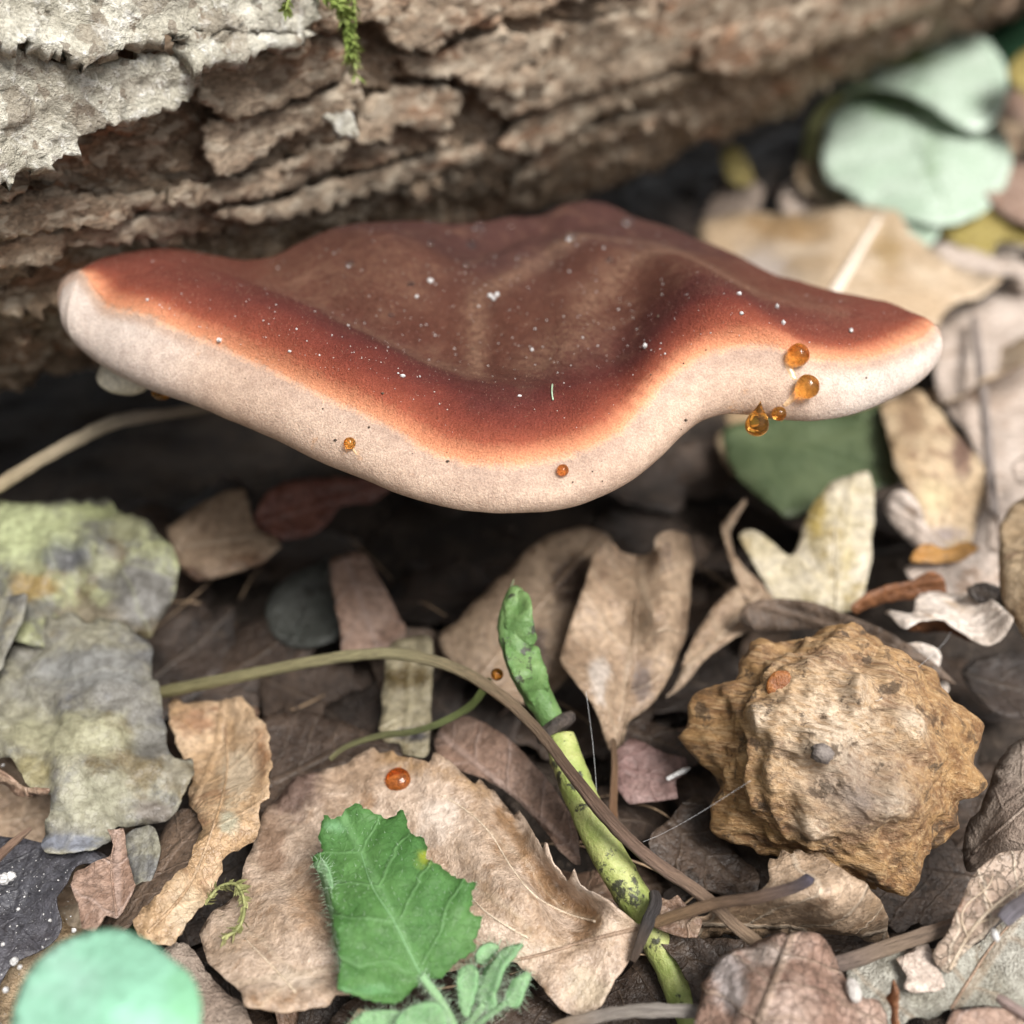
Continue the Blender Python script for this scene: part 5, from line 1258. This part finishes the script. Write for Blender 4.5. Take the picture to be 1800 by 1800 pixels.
hb_ = BVHTree.FromPolygons([Vector(v) for v in HV], [list(f) for f in SF])

# ================================================================ RESIN DROPS AND WATER
def amber_mat(name, c, rough=.02):
    g = G(name)
    g.done(c, rough, None, .6, Transmission_Weight=.95, IOR=1.31)
    n = g.cm()
    t = g.mix(g.map(g.noise(n, 6, 3), .35, .65), c, tuple(q * .72 for q in c))
    g.put(g.p.inputs['Base Color'], t)
    return g.m
M_AMBER = amber_mat('amber_resin', (1.0, .50, .11))
M_AMBER_D = amber_mat('dark_amber_resin', (.82, .30, .08))
M_FILM = plain_mat('wet_amber_film', (.62, .40, .22), (.68, .45, .26), 4, rough=.2, spec=.6, bumpd=.01)
DS, DF = sphere(22, 30)
def drop(label, p, n, r, mat=M_AMBER, sag=0.0, tip=0.0, flat=1.0, sink=.25, group=None, name='resin_drop', cat='drop', hang=None):
    n = np.array(n, float); n /= np.linalg.norm(n)
    S = DS * r
    S = S * (1 + (.02 if tip else .05) * fbm(DS * 1.3 + r * 40, 2))[:, None]
    # squash along the surface normal, then let it hang
    S = S - n * ((S @ n) * (1 - flat))[:, None]
    z = S[:, 2]
    S[:, 2] -= sag * (r - np.abs(z)) * .4
    if tip:
        k = np.clip(DS[:, 2], 0, 1)
        pol = np.arccos(np.clip(DS[:, 2], -1, 1))
        S = np.stack([DS[:, 0] * np.sin(pol / 2) ** 1.2 * r * 1.06, DS[:, 1] * np.sin(pol / 2) ** 1.2 * r * 1.06, DS[:, 2] * r * 1.12 + tip * np.clip(DS[:, 2], 0, 1) ** 4], 1)
    c = np.array(p) + n * r * flat * (1 - 2 * sink)
    if hang is not None: c = c + np.array(hang)
    return tag(mk(name, S + c, DF, mat), label, cat, group)

def fdrop(label, px, py, rpx, **k):
    p, n = on_fungus(px, py)
    r = rpx / FPX * np.linalg.norm(p - CAM) * .97
    return drop(label, p, n, r, **k)
fdrop('round amber resin drop on the orange line, topmost of the right chain', 1398, 630, 20, sink=.12, sag=.2)
fdrop('round amber resin drop on the pale margin, second from the top of the right chain', 1414, 682, 21, sink=.10, sag=.2)
fdrop('small amber resin drop right of the hanging teardrop', 1369, 722, 13, sink=.15)
p_, n_ = on_fungus(1334, 722)
drop('large amber teardrop hanging from the lower edge of the margin', at_depth(1332, 738, np.dot(p_ - CAM, FWD) - .1), (0, -.6, -.2), 27 / FPX * 16.9, tip=.08, sink=.5)
fdrop('lone small amber drop on the left half of the margin', 618, 780, 11, sink=.2)
fdrop('small dark red amber drop at the middle of the margin', 989, 828, 11, mat=M_AMBER_D, sink=.2)
p_, n_ = on_fungus(300, 687)
drop('dull amber drop hanging under the left end of the cap', at_depth(284, 690, 18.6), (0, -.5, -.7), 17 / FPX * 18.6, mat=M_AMBER, sink=.5, flat=.8)
# wet films that join the drops
def film(label, knots, r):
    P_ = []
    for x, y in catmull(np.array(knots, float), 6):
        p, n = on_fungus(x, y)
        if p is not None: P_.append(p - n * r * .72)
    if len(P_) > 3:
        V_, F_ = tube(np.array(P_), np.linspace(r, r * .8, len(P_)), 8)
        tag(mk('resin_trail', V_, F_, M_FILM), label, 'resin trail')
film('wet amber streak between the second drop and the small drop of the right chain', [(1402, 690), (1392, 700), (1378, 714)], .10)
film('wet amber streak joining the two upper drops of the right chain', [(1386, 636), (1390, 650), (1398, 668)], .11)
film('wet amber smear below the lone small drop', [(618, 786), (622, 792), (628, 800)], .04)

on = LEAF['dead_leaf.%03d' % 0] if False else None
big = [o for o in sc.objects if o.get('label', '').startswith('large tan toothed leaf')][0]
p = LEAF[big.name](700, 1372)
drop('flat orange resin drop dried on the large toothed leaf', p, (.05, -.5, .86), .20, sink=.34, flat=.5, mat=M_AMBER_D)
h, n, i, d_ = hb_.ray_cast(_c, Vector(ray(1376, 1207)).normalized())
drop('flat orange resin spot on the top left of the husk', np.array(h), (CAM - np.array(h)), .24, sink=.95, flat=.2, mat=plain_mat('dried_orange_resin', (.19, .062, .015), (.27, .10, .024), 6, rough=.35, spec=.5))
drop('tiny yellow resin bead behind the green bud', at_height(874, 1186, 2.0), (0, -.5, .8), .10, sink=.4)

M_WATER = G('clear_water').done((.95, .97, 1), .02, None, .6, Transmission_Weight=1.0, IOR=1.33)
M_WHITE = plain_mat('white_mineral_grain', (.50, .49, .48), (.68, .67, .66), 9, rough=.35, spec=.6)
wd = [(827, 434, 9), (842, 402, 8), (1004, 421, 8), (1103, 396, 9), (617, 468, 7), (722, 503, 6), (755, 430, 6), (820, 468, 6), (688, 557, 5), (1072, 460, 6), (910, 456, 5)]
for x, y, r in wd:
    p, n = on_fungus(x, y)
    if p is None: continue
    drop('tiny clear water bead sitting on the back of the brown cap', p, n, r / FPX * np.linalg.norm(p - CAM), mat=M_WATER, sink=.15, group='water beads on the cap', name='water_bead', cat='water bead')
wg = [(387, 598, 6), (707, 662, 5), (1135, 610, 6), (862, 521, 6), (874, 519, 5), (868, 526, 5), (1365, 541, 6), (1376, 569, 5), (1495, 583, 5), (510, 618, 4), (913, 697, 4), (756, 495, 6), (935, 616, 4), (260, 528, 4), (1303, 552, 5), (1298, 518, 5), (700, 657, 3), (732, 523, 4)]
for x, y, r in wg:
    p, n = on_fungus(x, y)
    if p is None: continue
    rr = r / FPX * np.linalg.norm(p - CAM)
    S = DS * rr * .72 * rng.uniform(.6, 1.25, (1, 3)) * (1 + .7 * fbm(DS * 1.7 + x, 2))[:, None]
    tag(mk('white_grain', S + p + n * rr * .4, DF, M_WHITE), 'tiny white grain stuck on the felted cap', 'grain', 'white grains on the cap')
# one short pale fibre lying on the dark red zone
P_ = [on_fungus(x, y) for x, y in catmull(np.array([(971, 678), (970, 690), (972, 705)], float), 4)]
V_, F_ = tube(np.array([p + n * .02 for p, n in P_]), .012, 6)
tag(mk('pale_fibre', V_, F_, M_HAIR), 'short pale fibre standing on the dark red zone of the cap', 'fibre')
# dust, spores and short felt hairs
db = Bag()
oc = np.array([(1, 0, 0), (-1, 0, 0), (0, 1, 0), (0, -1, 0), (0, 0, 1), (0, 0, -1)], float)
of = [(0, 2, 4), (2, 1, 4), (1, 3, 4), (3, 0, 4), (2, 0, 5), (1, 2, 5), (3, 1, 5), (0, 3, 5)]
cnt = 0
while cnt < 520:
    x = rng.uniform(240, 1600); y = rng.uniform(390, 760)
    if rng.random() > .25 + .75 * math.exp(-((x - 860) / 330) ** 2 - ((y - 560) / 110) ** 2): continue
    p, n = on_fungus(x, y)
    if p is None or n[2] < .1 or y > cR(np.array([x]))[0] - 12: cnt += .2; continue
    r = rng.choice([.006, .009, .012, .018], p=[.45, .33, .17, .05])
    db.add(p + n * r * .5 + oc * r * rng.uniform(.7, 1.4, (1, 3)), of)
    cnt += 1
dk = Bag()
for q in range(90):
    x = rng.uniform(200, 1600); y = rng.uniform(400, 880)
    p, n = on_fungus(x, y)
    if p is None: continue
    r = rng.choice([.008, .014, .022], p=[.6, .3, .1])
    dk.add(p + n * r * .4 + oc * r * rng.uniform(.6, 1.7, (1, 3)), of)
tag(dk.mk('dirt_specks', plain_mat('dirt_speck', (.05, .035, .025), (.12, .08, .05), 9)), 'dark dirt specks stuck on the cap and its pale rim', 'dirt', kind='stuff')
tag(db.mk('dust_specks', M_WHITE), 'pale dust specks scattered over the brown cap', 'dust', kind='stuff')

fb2 = Bag()
cnt = 0
while cnt < 7000:
    i = rng.integers(2, NU - 2); j = rng.integers(2, NT - 1)
    if rng.random() > .9: pass
    p = TOP[i, j]
    a = TOP[i + 1, j] - TOP[i - 1, j]; b = TOP[i, min(j + 1, NT - 1)] - TOP[i, j - 1]
    n = np.cross(a, b); L = np.linalg.norm(n); cnt += 1
    if L < 1e-9: continue
    n /= L; n = n if n[2] > 0 else -n
    d = n + rng.normal(size=3) * .8; d /= np.linalg.norm(d)
    if d @ n < .15: continue
    h = rng.uniform(.02, .05)
    sd_ = np.cross(d, rng.normal(size=3)); sd_ /= np.linalg.norm(sd_)
    fb2.add([p + sd_ * .0025, p - sd_ * .0025, p + d * h], [(0, 1, 2)])
tag(fb2.mk('felt_hairs', plain_mat('cap_felt', (.28, .16, .11), (.36, .23, .17), 9), parent=fungus), kind='stuff')

# small pale knob under the left end of the cap
S = DS * np.array([.52, .5, .34]) * (1 + .14 * fbm(DS * 1.4, 3))[:, None]
tag(mk('young_bracket', S + at_depth(226, 655, 19.7), DF, plain_mat('young_bracket_skin', (.50, .46, .36), (.58, .54, .44), 3, rough=.6, bumpd=.02)), 'small cream fungus knob under the left end of the cap', 'fungus')

# ================================================================ MOSS
ms = Bag()
def strand(knots, r0, leaves, L):
    k = np.array(knots, float)
    P_, N_ = on_log(k[:, 0], k[:, 1], np.linspace(.9, 1.5, len(k)))
    C_ = catmull(P_, 8)
    V_, F_ = tube(C_, np.linspace(r0, r0 * .5, len(C_)), 5)
    ms.add(V_, F_)
    for q in range(leaves):
        t = rng.random() * (len(C_) - 2); i = int(t)
        p = C_[i] + (C_[i + 1] - C_[i]) * (t - i); d = C_[i + 1] - C_[i]; d /= np.linalg.norm(d)
        o = rng.normal(size=3); o -= d * (o @ d); o /= np.linalg.norm(o)
        e = d * .8 + o * .7; sdv = np.cross(d, o)
        l = L * rng.uniform(.6, 1.2)
        ms.add([p, p + e * l * .5 + sdv * l * .16, p + e * l, p + e * l * .5 - sdv * l * .16], [(0, 1, 2), (0, 2, 3)])
strand([(570, -40), (590, 5), (605, 25), (613, 50), (618, 90), (625, 135)], .03, 150, .22)
strand([(560, -40), (585, 0), (600, 20), (606, 45), (612, 70), (614, 100)], .03, 130, .22)
strand([(590, -40), (600, 0), (612, 25), (616, 60), (622, 80)], .03, 110, .22)
strand([(540, -40), (570, -5), (598, 12), (604, 30)], .03, 90, .2)
strand([(520, -50), (508, -10), (502, 20)], .025, 60, .18)
strand([(620, -40), (622, 0), (626, 40)], .025, 60, .16)
moss = tag(ms.mk('moss_tuft', plain_mat('moss', (.16, .22, .045), (.27, .33, .09), 3, c3=(.33, .33, .12))), 'hanging yellow green moss tuft on the bark at the top', 'moss')
ms = Bag()
P0 = pcurve([(360, 1590, .75), (385, 1560, .85), (415, 1555, .9), (430, 1590, .9), (420, 1630, .85), (390, 1650, .8)], 8)
V_, F_ = tube(P0, .025, 5); ms.add(V_, F_)
for q in range(110):
    i = rng.integers(0, len(P0) - 1); d = P0[i + 1] - P0[i]; d /= np.linalg.norm(d)
    o = rng.normal(size=3); o -= d * (o @ d); o /= np.linalg.norm(o); e = d * .6 + o * .8; sdv = np.cross(d, o); l = rng.uniform(.1, .2); p = P0[i]
    ms.add([p, p + e * l * .5 + sdv * l * .2, p + e * l, p + e * l * .5 - sdv * l * .2], [(0, 1, 2), (0, 2, 3)])
tag(ms.mk('moss_sprig', plain_mat('olive_moss', (.19, .20, .075), (.30, .30, .13), 3)), 'small curled olive moss sprig between the orange brown leaf and the toothed leaf', 'moss')

# ================================================================ SPIDER THREADS
M_SILK = plain_mat('spider_silk', (.75, .76, .78), (.85, .86, .88), 8, rough=.3)
def silk(label, knots, r=.0022):
    C_ = pcurve(knots, 10); V_, F_ = tube(C_, r, 4)
    tag(mk('spider_thread', V_, F_, M_SILK), label, 'spider thread')
silk('fine spider thread stretched from the brown stem to the husk', [(1130, 1480, 1.45), (1165, 1465, 1.7), (1225, 1432, 2.2), (1320, 1372, 3.0)])
silk('fine spider thread hanging beside the young shoot', [(1030, 1215, 2.2), (1040, 1290, 1.7), (1046, 1350, 1.4), (1050, 1410, 1.1)], .0018)
silk('fine spider thread from the pale leaf down to the husk', [(1672, 1110, 2.0), (1650, 1140, 2.2), (1560, 1220, 3.0), (1538, 1232, 3.1)], .0018)

# ================================================================ GRIT AND CRUMBS
gb = Bag()
def chunk(p, r):
    S = oc * r * rng.uniform(.6, 1.3, (6, 1)); 
    gb.add(p + S, of)
for x, y, r in [(8, 1545, 11), (20, 1540, 8), (25, 1690, 7), (35, 1700, 4), (5, 1660, 3), (130, 1635, 4), (88, 1618, 3), (32, 1598, 3), (10, 1740, 5), (5, 1345, 3)]:
    p = at_height(x, y, .75); rr = r / FPX * 15.5
    S = DS * rr * (1 + .5 * fbm(DS * 1.6 + x, 2))[:, None]
    tag(mk('white_grit', S + p, DF, M_WHITE), 'white grit crumb lying on the dark soaked leaf at the left', 'grit', 'white grit on the dark leaf')
for q in range(160):
    x, y = rng.uniform(-10, 130), rng.uniform(1500, 1800)
    chunk(at_height(x, y, .58 + rng.uniform(-.05, .05)), rng.choice([.006, .01, .018], p=[.6, .3, .1]))
tag(gb.mk('fine_grit', M_WHITE), 'fine pale grit sprinkled over the dark leaf and soil at the left', 'grit', kind='stuff')
S = DS * np.array([.05, .09, .05]); tag(mk('white_seed', S + at_height(1749, 1644, 1.75), DF, M_WHITE), 'single white seed by the edge of the veined leaf', 'seed')
S = DS * np.array([.09, .16, .08]) * (1 + .3 * fbm(DS * 2, 2))[:, None]; tag(mk('white_crumb', S + at_height(1500, 1740, 1.35), DF, plain_mat('pale_crumb', (.40, .37, .34), (.52, .49, .46), 9)), 'white crumb between the wrinkled leaf and the grey green leaf', 'crumb')
V_, F_ = tube(pcurve([(1172, 1370, .5), (1195, 1358, .6), (1213, 1350, .62)], 5), np.interp(np.linspace(0, 1, 11), [0, .6, 1], [.035, .05, .02]), 8, rough=.5); tag(mk('white_chip', V_, F_, M_WHITE), 'white chip on the mauve fragment left of the husk', 'chip')
crumbs = Bag(); gb = crumbs
for q in range(2600):
    x = rng.uniform(-9, 9); y = rng.uniform(4, 24)
    z = float(ground_z(np.array([x]), np.array([y]))[0])
    chunk(np.array([x, y, z + .02]), rng.choice([.03, .05, .09, .14], p=[.4, .3, .2, .1]))
tag(crumbs.mk('soil_crumbs', plain_mat('soil_crumb', (.035, .026, .02), (.075, .055, .042), 2, rough=.8)), 'dark soil crumbs and rotted bits under the leaves', 'soil crumbs', kind='stuff')

# ================================================================ SCATTERED LEAVES
def template(mat, L, W, curl, bend, seed, jag=.06):
    t = np.linspace(0, 1, 40)
    wv = W * np.sin(np.pi * t ** .85) ** .8
    up_ = np.stack([t * L, wv * (1 + .12 * np.sin(t * 40 + seed))], 1); lo_ = np.stack([t * L, -wv * (1 + .12 * np.sin(t * 37 + seed * 2))], 1)[::-1]
    o = np.vstack([up_, lo_[1:-1]])
    P = resample(o, .22) + rng.normal(size=(1, 2)) * 0
    P = P + jag * np.c_[fbm(np.c_[P * 1.5, np.full(len(P), seed)], 3), fbm(np.c_[P * 1.5, np.full(len(P), seed + 9)], 3)]
    V, F = fill(P, .34)
    x, y = V[:, 0] - L / 2, V[:, 1]
    z = curl * y ** 2 + bend * x ** 2 + .16 * fbm(np.c_[V * .8, np.full(len(V), seed)], 3) + .05 * fbm(np.c_[V * 2.4, np.full(len(V), seed)], 2)
    Q = np.stack([x, y, z], 1)
    if np.cross(Q[F[0, 1]] - Q[F[0, 0]], Q[F[0, 2]] - Q[F[0, 0]])[2] < 0: F = F[:, ::-1]
    TV, TF = thicken(Q, F, .022)
    me = bpy.data.meshes.new('dead_leaf')
    me.from_pydata((TV * K).tolist(), [], [list(map(int, f)) for f in TF])
    me.polygons.foreach_set('use_smooth', [True] * len(me.polygons))
    lay = me.uv_layers.new(name='UVMap'); li = np.empty(len(me.loops), int); me.loops.foreach_get('vertex_index', li)
    UV = np.vstack([V, V]); lay.data.foreach_set('uv', UV[li].ravel())
    me.materials.append(mat)
    return me
dark_t = [template(m, L, W, c, b, s_) for m, L, W, c, b, s_ in ((M_DARK, 4.2, 1.3, .12, .03, 1), (M_DARK2, 3.6, 1.1, -.15, .04, 2), (M_DARK, 3.0, 1.2, .2, -.05, 3), (M_DARK2, 5.0, 1.5, .08, -.03, 4))]  # fillers coloured near black to paint the gaps' deep shade
far_t = [template(m, L, W, c, b, s_) for m, L, W, c, b, s_ in ((M_TAN2, 5.5, 1.7, .12, .02, 5), (M_BROWN, 4.6, 1.4, -.12, .03, 6), (M_LILAC, 4.2, 1.5, .15, -.04, 7), (M_STRAW, 5.0, 1.6, .1, .03, 8), (M_PALE, 4.4, 1.5, .12, .05, 11), (M_BIGTAN, 5.4, 1.8, .1, .03, 12), (M_UMBER, 4.8, 1.5, .1, .03, 9), (M_PINK, 4.2, 1.4, -.1, .04, 10))]
def scatter(tem, x, y, z, label, group, tilt=.3, sc_=1.0):
    o = bpy.data.objects.new('dead_leaf', random.choice(tem))
    col.objects.link(o)
    o.location = (x * K, y * K, z * K)
    o.rotation_euler = (random.gauss(0, tilt), random.gauss(0, tilt), random.uniform(0, 6.283))
    o.scale = (sc_,) * 3
    tag(o, label, 'leaf', group)
def gz(x, y): return float(ground_z(np.array([x]), np.array([y]))[0])
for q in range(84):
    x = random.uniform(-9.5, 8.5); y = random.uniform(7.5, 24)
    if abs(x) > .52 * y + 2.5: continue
    scatter(dark_t, x, y, gz(x, y) + random.uniform(.1, .9), 'rotting leaf darkened to deepen the shade at the bottom of the litter gaps', 'dark leaves in the gaps of the litter', .22, random.uniform(.6, 1.0))
scrap_t = [template(m, L, W, c, b, s_, jag=.22) for m, L, W, c, b, s_ in ((M_BROWN, 1.7, .55, .3, .05, 21), (M_TAN2, 1.3, .5, -.3, .1, 22), (M_UMBER, 2.2, .6, .2, -.08, 23), (M_PINK, 1.5, .5, .25, .1, 24), (M_FUZZ, 1.2, .45, -.2, .1, 25))]
for q in range(56):
    x = random.uniform(-8, 8); y = random.uniform(6.5, 19)
    if abs(x) > .47 * y: continue
    scatter(scrap_t, x, y, gz(x, y) + random.uniform(.2, .95), 'small torn leaf scrap lodged in the gaps of the near litter', 'leaf scraps in the gaps of the near litter', .5, random.uniform(.6, 1.2))
M_NEEDLE = plain_mat('dry_fibre', (.16, .105, .065), (.30, .21, .13), 2)
for q in range(46):
    x = random.uniform(-7, 8); y = random.uniform(7, 19)
    if abs(x) > .46 * y: continue
    z = gz(x, y) + random.uniform(.7, 1.6); a_ = random.uniform(0, 6.283); L = random.uniform(.6, 2.0)
    d = np.array([math.cos(a_), math.sin(a_), random.gauss(0, .25)])
    P_ = np.array([np.array([x, y, z]) + d * (t_ - .5) * L + np.array([0, 0, .12 * math.sin(t_ * 3 + q)]) for t_ in np.linspace(0, 1, 8)])
    V_, F_ = tube(P_, np.linspace(.022, .012, 8), 5, rough=.3, seed=q)
    tag(mk('stalk_bit', V_, F_, M_NEEDLE), 'thin dry stalk bit lying loose in the near litter', 'stalk bit', 'dry stalk bits in the near litter')
for q in range(130):      # the litter goes on past the frame on both sides and in front
    x = random.uniform(-24, 30); y = random.uniform(-6, 26)
    if abs(x) < .46 * y + 1.5 and y > 6.5: continue
    if (x - LA[0]) * LN[0] + (y - LA[1]) * LN[1] < 6: continue
    scatter(far_t, x, y, gz(x, y) + random.uniform(.2, 1.0), 'plain dead leaf of the outer litter away from the bracket', 'dead leaves of the outer litter', .3, random.uniform(.7, 1.1))
for q in range(190):
    x = random.uniform(1, 44); y = random.uniform(23, 80)
    ax = LA[0] + (y - LA[1]) / math.tan(LANG)
    if (x - LA[0]) * LN[0] + (y - LA[1]) * LN[1] < 5: continue
    if x > .5 * y + 6 or x < .185 * (.809 * y + 9): continue
    scatter(far_t, x, y, gz(x, y) + random.uniform(.6, 1.8), 'blurred dead leaf among the far litter right of the log', 'dead leaves in the far litter', .35, random.uniform(.8, 1.2))
